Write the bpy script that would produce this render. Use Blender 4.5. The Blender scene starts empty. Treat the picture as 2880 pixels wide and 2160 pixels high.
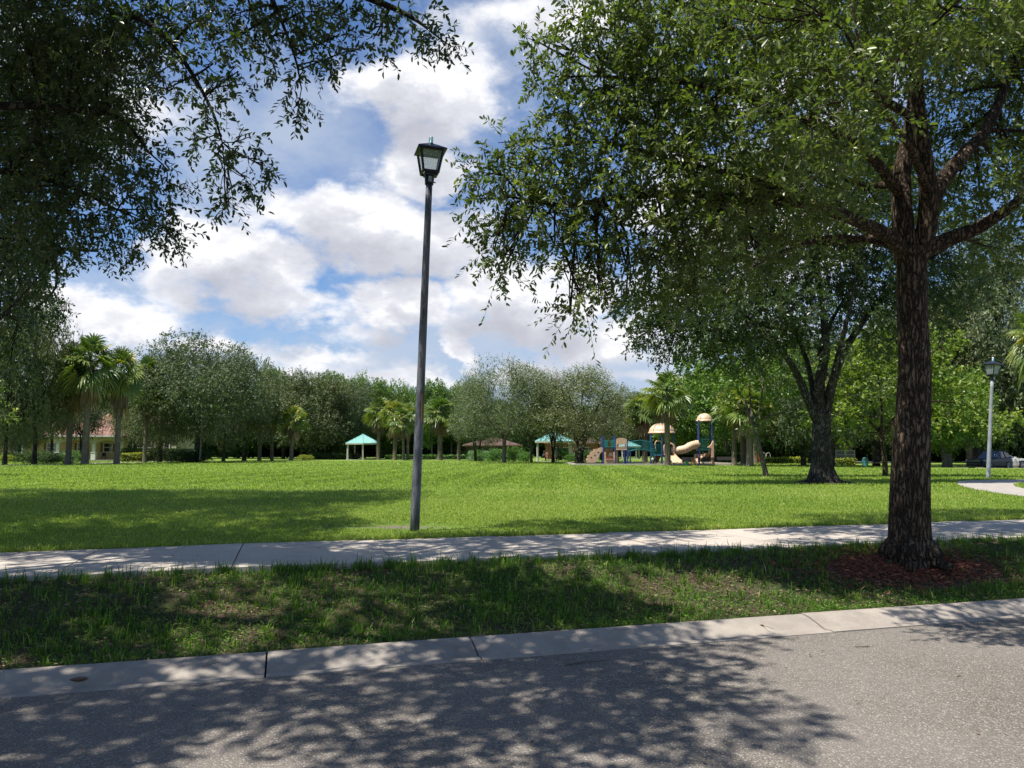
import bpy, math, random
import numpy as np
from mathutils import Vector, Matrix
R = math.radians
rng = np.random.default_rng(7)
random.seed(7)
scene = bpy.context.scene
COL = scene.collection

# ------------------------------------------------------------------ camera
PITCH = R(5.14)
FPX = 2135.0            # focal length in pixels of the 2880 px wide photograph
CAMZ = 1.6
cd = bpy.data.cameras.new('camera')
cam = bpy.data.objects.new('camera', cd)
COL.objects.link(cam)
cam.location = (0, 0, CAMZ)
cam.rotation_euler = (math.pi / 2 + PITCH, 0, 0)
cd.sensor_width = 36.0
cd.lens = FPX / 2880 * 36.0
cd.clip_start = 0.05
cd.clip_end = 6000
scene.camera = cam

# ------------------------------------------------------------------ light
SUN_EL, SUN_AZ_LEFT = 66.0, 28.0      # degrees; the sun is to the left, a little behind the viewer
to_sun = Vector((-math.cos(R(SUN_AZ_LEFT)) * math.cos(R(SUN_EL)),
                 -math.sin(R(SUN_AZ_LEFT)) * math.cos(R(SUN_EL)), math.sin(R(SUN_EL))))
sl = bpy.data.lights.new('sun', 'SUN')
sl.energy = 4.6
sl.angle = R(0.55)
sl.color = (1.0, 0.955, 0.88)
so = bpy.data.objects.new('sun', sl)
COL.objects.link(so)
so.rotation_euler = to_sun.to_track_quat('Z', 'Y').to_euler()
so.location = (-20, -10, 40)

scene.view_settings.view_transform = 'Standard'
scene.view_settings.look = 'None'
scene.view_settings.exposure = 0.72
scene.view_settings.gamma = 1.0
scene.cycles.max_bounces = 7
scene.cycles.diffuse_bounces = 3
scene.cycles.glossy_bounces = 2
scene.cycles.transmission_bounces = 4
scene.cycles.transparent_max_bounces = 6
scene.cycles.use_denoising = True
scene.cycles.sample_clamp_indirect = 4.0


def angles(px, py):
    """direction (azimuth, elevation in degrees) in which the photo shows a pixel"""
    u, v = (px - 1440) / FPX, (py - 1080) / FPX
    x, y, z = u, math.cos(PITCH) + v * math.sin(PITCH), math.sin(PITCH) - v * math.cos(PITCH)
    return math.degrees(math.atan2(x, y)), math.degrees(math.atan2(z, math.hypot(x, y)))


# ------------------------------------------------------------------ sky with clouds
world = bpy.data.worlds.new('World')
scene.world = world
world.use_nodes = True
wt = world.node_tree
wt.nodes.clear()


class NT:
    def __init__(s, t):
        s.t = t

    def n(s, typ, **k):
        nd = s.t.nodes.new(typ)
        for a, b in k.items():
            setattr(nd, a, b)
        return nd

    def put(s, sock, val):
        if isinstance(val, bpy.types.NodeSocket):
            s.t.links.new(val, sock)
        elif val is not None:
            sock.default_value = val

    def m(s, op, a, b=None, c=None, clamp=False):
        nd = s.n('ShaderNodeMath', operation=op, use_clamp=clamp)
        s.put(nd.inputs[0], a)
        s.put(nd.inputs[1], b)
        s.put(nd.inputs[2], c)
        return nd.outputs[0]

    def mix(s, f, a, b, blend='MIX'):
        nd = s.n('ShaderNodeMix', data_type='RGBA', blend_type=blend)
        s.put(nd.inputs[0], f)
        for i, v in ((6, a), (7, b)):
            if isinstance(v, (tuple, list)) and len(v) == 3:
                v = (*v, 1)
            s.put(nd.inputs[i], v)
        return nd.outputs[2]

    def noise(s, vec, scale, detail=4, rough=0.5, dist=0.0):
        nd = s.n('ShaderNodeTexNoise')
        s.put(nd.inputs['Vector'], vec)
        nd.inputs['Scale'].default_value = scale
        nd.inputs['Detail'].default_value = detail
        nd.inputs['Roughness'].default_value = rough
        nd.inputs['Distortion'].default_value = dist
        return nd.outputs[0]

    def ramp(s, f, stops):
        nd = s.n('ShaderNodeValToRGB')
        s.put(nd.inputs[0], f)
        el = nd.color_ramp.elements
        while len(el) < len(stops):
            el.new(0.5)
        for e, (p, c) in zip(el, stops):
            e.position = p
            e.color = (*c, 1) if len(c) == 3 else c
        return nd.outputs[0]

    def smooth(s, v, a, b, lo=0.0, hi=1.0):
        nd = s.n('ShaderNodeMapRange', interpolation_type='SMOOTHSTEP')
        s.put(nd.inputs[0], v)
        for i, q in ((1, a), (2, b), (3, lo), (4, hi)):
            nd.inputs[i].default_value = q
        return nd.outputs[0]


W = NT(wt)
tc = W.n('ShaderNodeTexCoord')
sep = W.n('ShaderNodeSeparateXYZ')
wt.links.new(tc.outputs['Generated'], sep.inputs[0])
dx, dy, dz = sep.outputs
az = W.m('MULTIPLY', W.m('ARCTAN2', dx, dy), 57.29578)
el = W.m('MULTIPLY', W.m('ARCSINE', dz), 57.29578)
stretch = W.n('ShaderNodeMapping')
wt.links.new(tc.outputs['Generated'], stretch.inputs[0])
stretch.inputs['Scale'].default_value = (1, 1, 1.7)
vec = stretch.outputs[0]
n_warp1 = W.noise(vec, 7, 5, 0.6)
shift = W.n('ShaderNodeMapping')
wt.links.new(vec, shift.inputs[0])
shift.inputs['Location'].default_value = (3.1, 7.7, 1.3)
n_warp2 = W.noise(shift.outputs[0], 7, 5, 0.6)
azw = W.m('ADD', az, W.m('MULTIPLY', W.m('SUBTRACT', n_warp1, 0.5), 11.0))
elw = W.m('ADD', el, W.m('MULTIPLY', W.m('SUBTRACT', n_warp2, 0.5), 8.0))
# cloud heaps: where they stand in the sky (azimuth, elevation), how wide and tall, how thick
CLOUDS = [(1175, 265, 250, 110, 1.0), (1310, 190, 150, 80, .62), (1560, 40, 330, 110, .72), (1250, 40, 130, 70, .45), (980, 300, 120, 60, .45),
          (1235, 450, 130, 120, .92), (1070, 640, 330, 125, 1.0), (860, 610, 170, 90, .72), (1200, 720, 150, 70, .7),
          (650, 750, 190, 115, 1.05), (760, 860, 190, 60, .75), (520, 845, 120, 55, .66), (590, 660, 90, 60, .6),
          (1130, 870, 150, 90, 1.05), (1060, 950, 160, 60, .62), (1480, 850, 240, 120, 1.0), (1700, 950, 260, 80, .85), (1330, 980, 60, 45, .8),
          (290, 890, 230, 80, .85), (130, 960, 250, 90, .75), (520, 980, 260, 45, .66), (900, 920, 70, 35, .5), (960, 820, 50, 30, .5),
          (880, 1010, 260, 40, .62), (1440, 1060, 1500, 45, .55), (2100, 700, 400, 300, .7),
          (2300, 200, 500, 300, .5), (250, 300, 300, 200, .6), (-300, 700, 300, 300, .6), (3300, 700, 300, 300, .6)]
VEILS = [(820, 330, 330, 170, .55), (700, 500, 220, 120, .45), (1440, 1080, 1600, 170, .8), (350, 760, 260, 60, .45), (1500, 100, 400, 200, .5), (1150, 780, 260, 120, .3)]


def cloud_field(a, e, lst=None):
    tot = None
    for px, py, rx, ry, w in (lst or CLOUDS):
        ca, ce = angles(px, py)
        sa, se = rx / FPX * 57.3, ry / FPX * 57.3
        p = W.m('MULTIPLY', W.m('SUBTRACT', a, ca), 1 / sa)
        q = W.m('MULTIPLY', W.m('SUBTRACT', e, ce), 1 / se)
        r2 = W.m('MULTIPLY_ADD', p, p, W.m('MULTIPLY', q, q))
        g = W.m('MULTIPLY', W.m('EXPONENT', W.m('MULTIPLY', r2, -.8)), w)
        tot = g if tot is None else W.m('SMOOTH_MAX', tot, g, .12)
    return tot


fine = W.noise(vec, 13, 10, 0.60)
f0 = cloud_field(azw, elw)
f1 = cloud_field(azw, W.m('ADD', elw, 2.6))
vl = cloud_field(azw, elw, VEILS)
# elsewhere in the sky, loose cumulus of the same size
behind = W.smooth(W.m('ABSOLUTE', az), 45, 75)
gen = W.m('MULTIPLY', W.smooth(W.noise(vec, 2.2, 3, 0.5), 0.54, 0.70), 1.0)
f0 = W.m('MULTIPLY_ADD', gen, behind, f0)
f1 = W.m('MULTIPLY_ADD', gen, behind, f1)
wob = W.m('MULTIPLY', W.m('SUBTRACT', fine, 0.5), 1.15)
dens = W.smooth(W.m('ADD', f0, wob), 0.26, 0.68)
veil = W.smooth(W.m('ADD', vl, W.m('MULTIPLY', W.m('SUBTRACT', n_warp1, 0.5), 1.5)), 0.0, 0.80, 0.0, 0.85)
above = W.smooth(W.m('ADD', f1, W.m('MULTIPLY', wob, .7)), 0.38, 1.05)
# lit tops, grey flat bases
lumps = W.smooth(W.noise(shift.outputs[0], 18, 7, 0.6), 0.32, 0.68, -0.5, 0.5)
grey = W.m('ADD', W.m('MULTIPLY', above, 0.80), W.m('MULTIPLY', lumps, 0.38), clamp=True)
cloud_col = W.ramp(grey, [(0.0, (0.62, 0.62, 0.64)), (0.22, (0.49, 0.50, 0.54)), (0.7, (0.385, 0.395, 0.44)), (1.0, (0.33, 0.34, 0.385))])
sky = W.n('ShaderNodeTexSky', sky_type='NISHITA')
sky.sun_disc = False
sky.sun_elevation = R(SUN_EL)
sky.sun_rotation = math.atan2(to_sun.x, to_sun.y)
sky.air_density = 1.0
sky.dust_density = 0.6
sky.ozone_density = 1.5
sky_s = W.mix(1.0, sky.outputs[0], (0.054, 0.069, 0.088), 'MULTIPLY')
c1 = W.mix(veil, sky_s, (0.33, 0.38, 0.47))
c2 = W.mix(dens, c1, cloud_col)
bg = W.n('ShaderNodeBackground')
wt.links.new(c2, bg.inputs[0])
bg.inputs[1].default_value = 1.0
wo = W.n('ShaderNodeOutputWorld')
wt.links.new(bg.outputs[0], wo.inputs[0])
world.cycles.sampling_method = 'MANUAL'
world.cycles.sample_map_resolution = 512

# ------------------------------------------------------------------ placing by sight line
def sight(px, py, Y):
    """the point at forward distance Y that the photo shows at this pixel"""
    u, v = (px - 1440) / FPX, (py - 1080) / FPX
    y = math.cos(PITCH) + v * math.sin(PITCH)
    z = math.sin(PITCH) - v * math.cos(PITCH)
    t = Y / y
    return np.array([u * t, Y, CAMZ + z * t])


def ground_at(px, py, z=0.45):
    u, v = (px - 1440) / FPX, (py - 1080) / FPX
    y = math.cos(PITCH) + v * math.sin(PITCH)
    zz = math.sin(PITCH) - v * math.cos(PITCH)
    t = (z - CAMZ) / zz
    return np.array([u * t, y * t, z])


# road frame: s = distance beyond the road edge, t = distance along it
N_ = np.array([-0.281, 0.9597])
T_ = np.array([0.9597, 0.281])
O_ = np.array([-3.34, 5.11])


def s_of(X, Y):
    return (X - O_[0]) * N_[0] + (Y - O_[1]) * N_[1]


def t_of(X, Y):
    return (X - O_[0]) * T_[0] + (Y - O_[1]) * T_[1]


def st(s, t):
    return O_[0] + s * N_[0] + t * T_[0], O_[1] + s * N_[1] + t * T_[1]


CURB, SW0, SW1 = 0.46, 2.38, 4.42


def sst(x, a, b):
    q = np.clip((x - a) / (b - a), 0, 1)
    return q * q * (3 - 2 * q)


def gz(X, Y):
    X = np.asarray(X, float)
    Y = np.asarray(Y, float)
    s = s_of(X, Y)
    z = np.where(s < CURB - .02, -0.04, 0.055 + 0.34 * sst(s, CURB, SW0))
    und = 0.02 * np.sin(X * 1.7 + Y * .6) * np.sin(Y * 1.3 - X * .4) + 0.012 * np.sin(X * 4.1 + 1) * np.sin(Y * 3.7)
    z = z + np.where((s > CURB + .1) & (s < SW0 - .1), und * .8, 0)
    z = np.where(s > SW1 - .05, 0.43 + und * 0.5 * sst(s, SW1, SW1 + 2) + 0.02 * sst(s, SW1, SW1 + 3), z)
    z = z - 0.47 * sst(Y, 54, 71) * sst(X, 29, 40)
    z = np.where(s < -7.3, 0.05, z)
    return z


# ------------------------------------------------------------------ mesh helpers
class Geo:
    def __init__(s):
        s.v, s.f, s.mi, s.t, s.n = [], [], [], [], 0

    def add(s, V, F, m=0, tint=None):
        V = np.asarray(V, np.float32).reshape(-1, 3)
        F = np.asarray(F, np.int32)
        s.v.append(V)
        s.f.append(F + s.n)
        s.mi.append(np.full(len(F), m, np.int32))
        s.t.append(np.zeros(len(V), np.float32) if tint is None else np.asarray(tint, np.float32))
        s.n += len(V)
        return s

    def build(s, name, mats, parent=None, smooth=False, tint=False):
        me = bpy.data.meshes.new(name)
        V = np.concatenate(s.v)
        me.vertices.add(len(V))
        me.vertices.foreach_set('co', V.ravel())
        loops = np.concatenate([f.ravel() for f in s.f])
        sizes = np.concatenate([np.full(len(f), f.shape[1], np.int32) for f in s.f])
        starts = np.concatenate([[0], np.cumsum(sizes)[:-1]]).astype(np.int32)
        me.loops.add(len(loops))
        me.loops.foreach_set('vertex_index', loops)
        me.polygons.add(len(sizes))
        me.polygons.foreach_set('loop_start', starts)
        me.polygons.foreach_set('loop_total', sizes)
        if not isinstance(mats, (list, tuple)):
            mats = [mats]
        for m in mats:
            me.materials.append(m)
        me.polygons.foreach_set('material_index', np.concatenate(s.mi))
        me.polygons.foreach_set('use_smooth', np.full(len(sizes), smooth))
        if tint:
            at = me.attributes.new('tint', 'FLOAT', 'POINT')
            at.data.foreach_set('value', np.concatenate(s.t))
        me.update(calc_edges=True)
        me.validate()
        o = bpy.data.objects.new(name, me)
        COL.objects.link(o)
        if parent is not None:
            o.parent = parent
        return o

    # shapes ------------------------------------------------
    def box(s, c, d, m=0, rz=0.0, ry=0.0, rx=0.0, taper=1.0):
        x, y, z = d[0] / 2, d[1] / 2, d[2] / 2
        P = np.array([(-x, -y, -z), (x, -y, -z), (x, y, -z), (-x, y, -z),
                      (-x * taper, -y * taper, z), (x * taper, -y * taper, z), (x * taper, y * taper, z), (-x * taper, y * taper, z)])
        if rz or ry or rx:
            M = np.array(Matrix.Rotation(rz, 3, 'Z') @ Matrix.Rotation(ry, 3, 'Y') @ Matrix.Rotation(rx, 3, 'X'))
            P = P @ M.T
        return s.add(P + np.array(c), [(0, 3, 2, 1), (4, 5, 6, 7), (0, 1, 5, 4), (1, 2, 6, 5), (2, 3, 7, 6), (3, 0, 4, 7)], m)

    def tube(s, pts, rad, n=8, m=0, caps=True, wob=None):
        P = np.asarray(pts, float)
        k = len(P)
        rad = np.broadcast_to(np.asarray(rad, float), (k,))
        T = np.gradient(P, axis=0)
        T /= np.linalg.norm(T, axis=1)[:, None] + 1e-9
        ref = np.array([0, 0, 1.0]) if abs(T[0][2]) < .8 else np.array([1.0, 0, 0])
        U = np.cross(T[0], ref)
        U /= np.linalg.norm(U)
        us = []
        for i in range(k):
            U = U - T[i] * np.dot(U, T[i])
            U /= np.linalg.norm(U) + 1e-9
            us.append(U)
        us = np.array(us)
        ws = np.cross(T, us)
        a = np.arange(n) / n * 2 * math.pi
        rr = rad[:, None] * np.ones((1, n))
        if wob is not None:
            rr = rr * wob(a[None, :], np.linspace(0, 1, k)[:, None])
        V = P[:, None, :] + rr[..., None] * (np.cos(a)[None, :, None] * us[:, None, :] + np.sin(a)[None, :, None] * ws[:, None, :])
        V = V.reshape(-1, 3)
        i, j = np.meshgrid(np.arange(k - 1), np.arange(n), indexing='ij')
        j2 = (j + 1) % n
        F = np.stack([i * n + j, i * n + j2, (i + 1) * n + j2, (i + 1) * n + j], -1).reshape(-1, 4)
        s.add(V, F, m)
        if caps:
            b = s.n - k * n
            for base, rev in ((0, True), ((k - 1) * n, False)):
                idx = np.arange(n) + base + b
                s.f.append((idx[::-1] if rev else idx)[None, :].astype(np.int32))
                s.mi.append(np.array([m], np.int32))
        return s

    def rod(s, a, b, r, n=8, m=0, r2=None):
        return s.tube([a, b], [r, r if r2 is None else r2], n, m)

    def lathe(s, prof, c=(0, 0, 0), n=24, m=0, sx=1, sy=1, a0=0.0, full=2 * math.pi):
        k = len(prof)
        closed = abs(full - 2 * math.pi) < 1e-6
        nn = n if closed else n + 1
        a = a0 + np.arange(nn) / n * full
        V = np.array([[(r * math.cos(t) * sx + c[0], r * math.sin(t) * sy + c[1], z + c[2]) for t in a] for r, z in prof]).reshape(-1, 3)
        F = []
        for i in range(k - 1):
            for j in range(n):
                j2 = (j + 1) % nn
                F.append((i * nn + j, i * nn + j2, (i + 1) * nn + j2, (i + 1) * nn + j))
        return s.add(V, F, m)

    def prism(s, poly, axis_pt, e1, e2, depth, m=0):
        """closed outline (2-D) in the e1/e2 plane, given thickness along e1 x e2"""
        e1, e2 = np.array(e1, float), np.array(e2, float)
        nrm = np.cross(e1, e2)
        nrm /= np.linalg.norm(nrm)
        P = np.array([np.array(axis_pt) + e1 * a + e2 * b for a, b in poly])
        n = len(P)
        V = np.concatenate([P - nrm * depth / 2, P + nrm * depth / 2])
        s.add(V, [(i, (i + 1) % n, n + (i + 1) % n, n + i) for i in range(n)], m)
        b = s.n - 2 * n
        s.f.append((np.arange(n)[::-1] + b)[None, :].astype(np.int32))
        s.mi.append(np.array([m], np.int32))
        s.f.append((np.arange(n) + n + b)[None, :].astype(np.int32))
        s.mi.append(np.array([m], np.int32))
        return s


def spline(pts, per=6):
    """catmull-rom through points (any dimension)"""
    P = np.asarray(pts, float)
    if len(P) < 3:
        return np.array([P[0] + (P[-1] - P[0]) * q for q in np.linspace(0, 1, per + 1)])
    E = np.vstack([2 * P[0] - P[1], P, 2 * P[-1] - P[-2]])
    out = []
    for i in range(1, len(E) - 2):
        a, b, c, d = E[i - 1], E[i], E[i + 1], E[i + 2]
        for q in np.arange(per) / per:
            out.append(.5 * (2 * b + (c - a) * q + (2 * a - 5 * b + 4 * c - d) * q * q + (3 * b - a - 3 * c + d) * q ** 3))
    out.append(P[-1])
    return np.array(out)


def tag(o, label=None, cat=None, group=None, kind=None):
    if label: o['label'] = label
    if cat: o['category'] = cat
    if group: o['group'] = group
    if kind: o['kind'] = kind
    return o


def empty(name, loc=(0, 0, 0), rz=0.0):
    o = bpy.data.objects.new(name, None)
    COL.objects.link(o)
    o.location = loc
    o.rotation_euler = (0, 0, rz)
    o.empty_display_size = .3
    return o


def copy_tree(o, parent=None):
    c = o.copy()
    COL.objects.link(c)
    c.parent = parent
    for ch in list(o.children):
        copy_tree(ch, c)
    return c


# ------------------------------------------------------------------ materials
def new_mat(name):
    m = bpy.data.materials.new(name)
    m.use_nodes = True
    t = m.node_tree
    t.nodes.clear()
    n = NT(t)
    out = n.n('ShaderNodeOutputMaterial')
    p = n.n('ShaderNodeBsdfPrincipled')
    t.links.new(p.outputs[0], out.inputs[0])
    return m, n, p, out


def surf(name, c1, c2=None, scale=4.0, rough=.6, bump=0.0, bscale=40.0, metal=0.0, stretch=None, detail=6, lo=.35, hi=.65, spec=.5, coat=0.0):
    m, n, p, out = new_mat(name)
    tcn = n.n('ShaderNodeTexCoord')
    v = tcn.outputs['Object']
    if stretch:
        mp = n.n('ShaderNodeMapping')
        n.t.links.new(v, mp.inputs[0])
        mp.inputs['Scale'].default_value = stretch
        v = mp.outputs[0]
    if c2 is None:
        c2 = tuple(c * .8 for c in c1)
    f = n.smooth(n.noise(v, scale, detail, .6), lo, hi)
    n.t.links.new(n.mix(f, c1, c2), p.inputs['Base Color'])
    p.inputs['Roughness'].default_value = rough
    p.inputs['Metallic'].default_value = metal
    p.inputs['Specular IOR Level'].default_value = spec
    p.inputs['Coat Weight'].default_value = coat
    if bump:
        b = n.n('ShaderNodeBump')
        b.inputs['Strength'].default_value = bump
        b.inputs['Distance'].default_value = .02
        n.t.links.new(n.noise(v, bscale, 5, .6), b.inputs['Height'])
        n.t.links.new(b.outputs[0], p.inputs['Normal'])
    return m


def leaf_mat(name, stops, trans=.32, rough=.42, spec=.5, tcol=None, vary=False):
    """leaf colour runs with a random number kept per leaf"""
    m, n, p, out = new_mat(name)
    a = n.n('ShaderNodeAttribute', attribute_name='tint')
    c = n.ramp(a.outputs['Fac'], stops)
    oi = n.n('ShaderNodeObjectInfo')      # no two trees have quite the same green
    c = n.mix(1.0, c, n.ramp(oi.outputs['Random'], [(0, (.80, .92, .95)), (.35, (1.12, 1.05, .85)), (.65, (.92, .98, 1.1)), (1, (1.25, 1.16, 1.0))]) if vary else (1, 1, 1), 'MULTIPLY')
    n.t.links.new(c, p.inputs['Base Color'])
    p.inputs['Roughness'].default_value = rough
    p.inputs['Specular IOR Level'].default_value = spec
    tr = n.n('ShaderNodeBsdfTranslucent')
    cc = n.mix(1.0, c, tcol or (1.3, 1.5, .5), 'MULTIPLY')
    n.t.links.new(cc, tr.inputs[0])
    mx = n.n('ShaderNodeMixShader')
    mx.inputs[0].default_value = trans
    n.t.links.new(p.outputs[0], mx.inputs[1])
    n.t.links.new(tr.outputs[0], mx.inputs[2])
    n.t.links.new(mx.outputs[0], out.inputs[0])
    return m


def bark_mat(name, c1, c2, c3, sc=1.0, bump=.9):
    m, n, p, out = new_mat(name)
    tcn = n.n('ShaderNodeTexCoord')
    mp = n.n('ShaderNodeMapping')
    n.t.links.new(tcn.outputs['Object'], mp.inputs[0])
    mp.inputs['Scale'].default_value = (9 * sc, 9 * sc, 2.2 * sc)
    v = mp.outputs[0]
    nz = n.noise(v, 1.6, 4, .6)
    vm = n.n('ShaderNodeVectorMath', operation='ADD')
    n.t.links.new(v, vm.inputs[0])
    cmb = n.n('ShaderNodeCombineXYZ')
    for i in range(3):
        n.t.links.new(n.m('MULTIPLY', nz, 1.6), cmb.inputs[i])
    n.t.links.new(cmb.outputs[0], vm.inputs[1])
    vo = n.n('ShaderNodeTexVoronoi', feature='DISTANCE_TO_EDGE')
    n.t.links.new(vm.outputs[0], vo.inputs['Vector'])
    vo.inputs['Scale'].default_value = 2.3
    edge = n.smooth(vo.outputs['Distance'], 0.0, .28)
    blot = n.smooth(n.noise(tcn.outputs['Object'], 2.3, 4, .6), .4, .65)
    base = n.mix(blot, c1, c2)
    col = n.mix(edge, c3, base)
    n.t.links.new(col, p.inputs['Base Color'])
    p.inputs['Roughness'].default_value = .92
    p.inputs['Specular IOR Level'].default_value = .15
    b = n.n('ShaderNodeBump')
    b.inputs['Strength'].default_value = bump
    b.inputs['Distance'].default_value = .03
    h = n.m('ADD', edge, n.m('MULTIPLY', n.noise(v, 6, 5, .6), .6))
    n.t.links.new(h, b.inputs['Height'])
    n.t.links.new(b.outputs[0], p.inputs['Normal'])
    return m


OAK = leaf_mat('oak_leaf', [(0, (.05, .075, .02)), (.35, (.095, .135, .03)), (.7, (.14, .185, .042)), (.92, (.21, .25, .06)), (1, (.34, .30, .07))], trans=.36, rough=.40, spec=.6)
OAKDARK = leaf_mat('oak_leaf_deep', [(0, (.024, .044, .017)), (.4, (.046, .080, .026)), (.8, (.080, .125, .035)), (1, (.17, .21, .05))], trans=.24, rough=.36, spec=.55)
FAROAK = leaf_mat('far_oak_leaf', [(0, (.06, .078, .040)), (.4, (.095, .118, .058)), (.75, (.14, .165, .082)), (1, (.23, .24, .13))], trans=.2, rough=.6, spec=.25, vary=True)
LOOSEOAK = leaf_mat('loose_oak_leaf', [(0, (.08, .095, .045)), (.4, (.13, .15, .068)), (.8, (.18, .20, .095)), (1, (.28, .28, .15))], trans=.22, rough=.5, vary=True)
BROAD = leaf_mat('broad_leaf', [(0, (.05, .095, .022)), (.4, (.10, .175, .030)), (.8, (.17, .26, .045)), (1, (.30, .33, .06))], trans=.34, rough=.45, vary=True)
LIGHT = leaf_mat('pale_leaf', [(0, (.075, .12, .02)), (.4, (.14, .205, .032)), (.8, (.235, .305, .05)), (1, (.42, .36, .05))], trans=.42, rough=.5)
FOREST = leaf_mat('forest_leaf', [(0, (.022, .045, .015)), (.5, (.045, .085, .025)), (1, (.10, .15, .04))], trans=.25, rough=.6, spec=.25, vary=True)
SHRUB = leaf_mat('shrub_leaf', [(0, (.04, .10, .018)), (.5, (.08, .18, .03)), (1, (.18, .30, .05))], trans=.3, rough=.5, vary=True)
YELLOWSHRUB = leaf_mat('golden_shrub_leaf', [(0, (.12, .16, .02)), (.5, (.26, .30, .03)), (1, (.45, .42, .05))], trans=.3, rough=.5)
PINEM = leaf_mat('pine_needles', [(0, (.06, .13, .02)), (1, (.16, .27, .04))], trans=.3, rough=.5)
PALM = leaf_mat('palm_frond', [(0, (.06, .11, .022)), (.45, (.13, .19, .04)), (.8, (.25, .29, .065)), (1, (.42, .34, .10))], trans=.25, rough=.4, spec=.6, vary=True)
PALMDEAD = leaf_mat('dry_palm_frond', [(0, (.09, .062, .045)), (.5, (.19, .13, .085)), (1, (.36, .25, .13))], trans=.15, rough=.7, tcol=(1.1, .9, .6), vary=True)
GRASS = leaf_mat('grass_blade', [(0, (.045, .11, .012)), (.35, (.085, .19, .018)), (.75, (.16, .29, .028)), (.93, (.27, .37, .05)), (1, (.46, .40, .17))], trans=.38, rough=.5, spec=.35, tcol=(1.25, 1.3, .45))
LAWNGRASS = leaf_mat('lawn_grass_blade', [(0, (.125, .205, .032)), (.35, (.225, .33, .052)), (.75, (.36, .46, .085)), (.93, (.49, .54, .14)), (1, (.62, .53, .26))], trans=.5, rough=.5, spec=.3, tcol=(1.2, 1.2, .6))
LITTER = leaf_mat('leaf_litter', [(0, (.055, .034, .022)), (.5, (.14, .088, .056)), (1, (.33, .23, .145))], trans=.1, rough=.8, tcol=(1, .8, .5))
CHIPS = leaf_mat('mulch_chip', [(0, (.10, .030, .017)), (.5, (.24, .072, .036)), (1, (.38, .15, .085))], trans=0.02, rough=.9, tcol=(1, .6, .4))
BARK = bark_mat('oak_bark', (.14, .098, .064), (.20, .142, .094), (.022, .016, .012), 1.0)
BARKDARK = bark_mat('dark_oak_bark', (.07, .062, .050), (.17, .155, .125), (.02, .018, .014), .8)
BARKGREY = bark_mat('grey_bark', (.20, .175, .14), (.30, .265, .215), (.08, .065, .05), .8, .6)
PALMBARK = bark_mat('palm_bark', (.24, .20, .155), (.34, .285, .215), (.11, .085, .06), 1.5, .5)
TWIG = surf('twig_bark', (.16, .125, .09), (.09, .07, .05), 20, .9)


def lawn_mat():
    m, n, p, out = new_mat('lawn')
    tcn = n.n('ShaderNodeTexCoord')
    v = tcn.outputs['Object']
    big = n.smooth(n.noise(v, .11, 4, .6), .35, .7)
    mid = n.smooth(n.noise(v, 1.1, 7, .72), .36, .64)
    fine_ = n.smooth(n.noise(v, 14, 5, .7), .3, .7)
    c = n.mix(big, (.115, .185, .030), (.165, .225, .042))
    c = n.mix(n.m('MULTIPLY', mid, .70), c, (.080, .14, .022))
    dry = n.smooth(n.noise(v, .35, 6, .7), .52, .70, 0, .6)
    c = n.mix(dry, c, (.22, .235, .06))
    c = n.mix(n.m('MULTIPLY', fine_, .55), c, (.21, .31, .05))
    # mowing stripes running away from the road
    sp = n.n('ShaderNodeSeparateXYZ')
    n.t.links.new(v, sp.inputs[0])
    al = n.m('ADD', n.m('MULTIPLY', sp.outputs[0], .96), n.m('MULTIPLY', sp.outputs[1], -.06))
    stripe = n.m('SINE', n.m('MULTIPLY', al, 3.0))
    c = n.mix(n.smooth(stripe, -.3, .3, 0, .22), c, (.20, .31, .045))
    # worn strip by the street: soil shows between the tufts
    sv = n.m('ADD', n.m('MULTIPLY', n.m('SUBTRACT', sp.outputs[0], float(O_[0])), float(N_[0])), n.m('MULTIPLY', n.m('SUBTRACT', sp.outputs[1], float(O_[1])), float(N_[1])))
    near = n.m('SUBTRACT', 1.0, n.smooth(sv, SW1 + .1, SW1 + .4))
    soil = n.mix(n.smooth(n.noise(v, 9, 6, .7), .35, .65), (.075, .050, .034), (.15, .105, .075))
    patch = n.smooth(n.noise(v, 1.3, 4, .6), .40, .60)
    cn = n.mix(n.m('SUBTRACT', 1.0, n.m('MULTIPLY', patch, .75)), (.045, .085, .018), soil)
    c = n.mix(near, c, cn)
    # bare sandy scrape at the foot of the lamp post
    bx_, by_ = -1.75, 11.9
    du = n.m('MULTIPLY', n.m('SUBTRACT', sp.outputs[0], bx_), .62)
    dv = n.m('MULTIPLY', n.m('SUBTRACT', sp.outputs[1], by_), 1.7)
    rr = n.m('SQRT', n.m('MULTIPLY_ADD', du, du, n.m('MULTIPLY', dv, dv)))
    rr = n.m('ADD', rr, n.m('MULTIPLY', n.noise(v, 3.5, 5, .7), .9))
    bare = n.m('SUBTRACT', 1.0, n.smooth(rr, .55, .95))
    c = n.mix(bare, c, n.mix(fine_, (.17, .145, .11), (.27, .235, .18)))
    n.t.links.new(c, p.inputs['Base Color'])
    p.inputs['Roughness'].default_value = .9
    p.inputs['Specular IOR Level'].default_value = .15
    b = n.n('ShaderNodeBump')
    b.inputs['Strength'].default_value = .8
    b.inputs['Distance'].default_value = .08
    n.t.links.new(n.noise(v, 22, 6, .75), b.inputs['Height'])
    n.t.links.new(b.outputs[0], p.inputs['Normal'])
    return m


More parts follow.
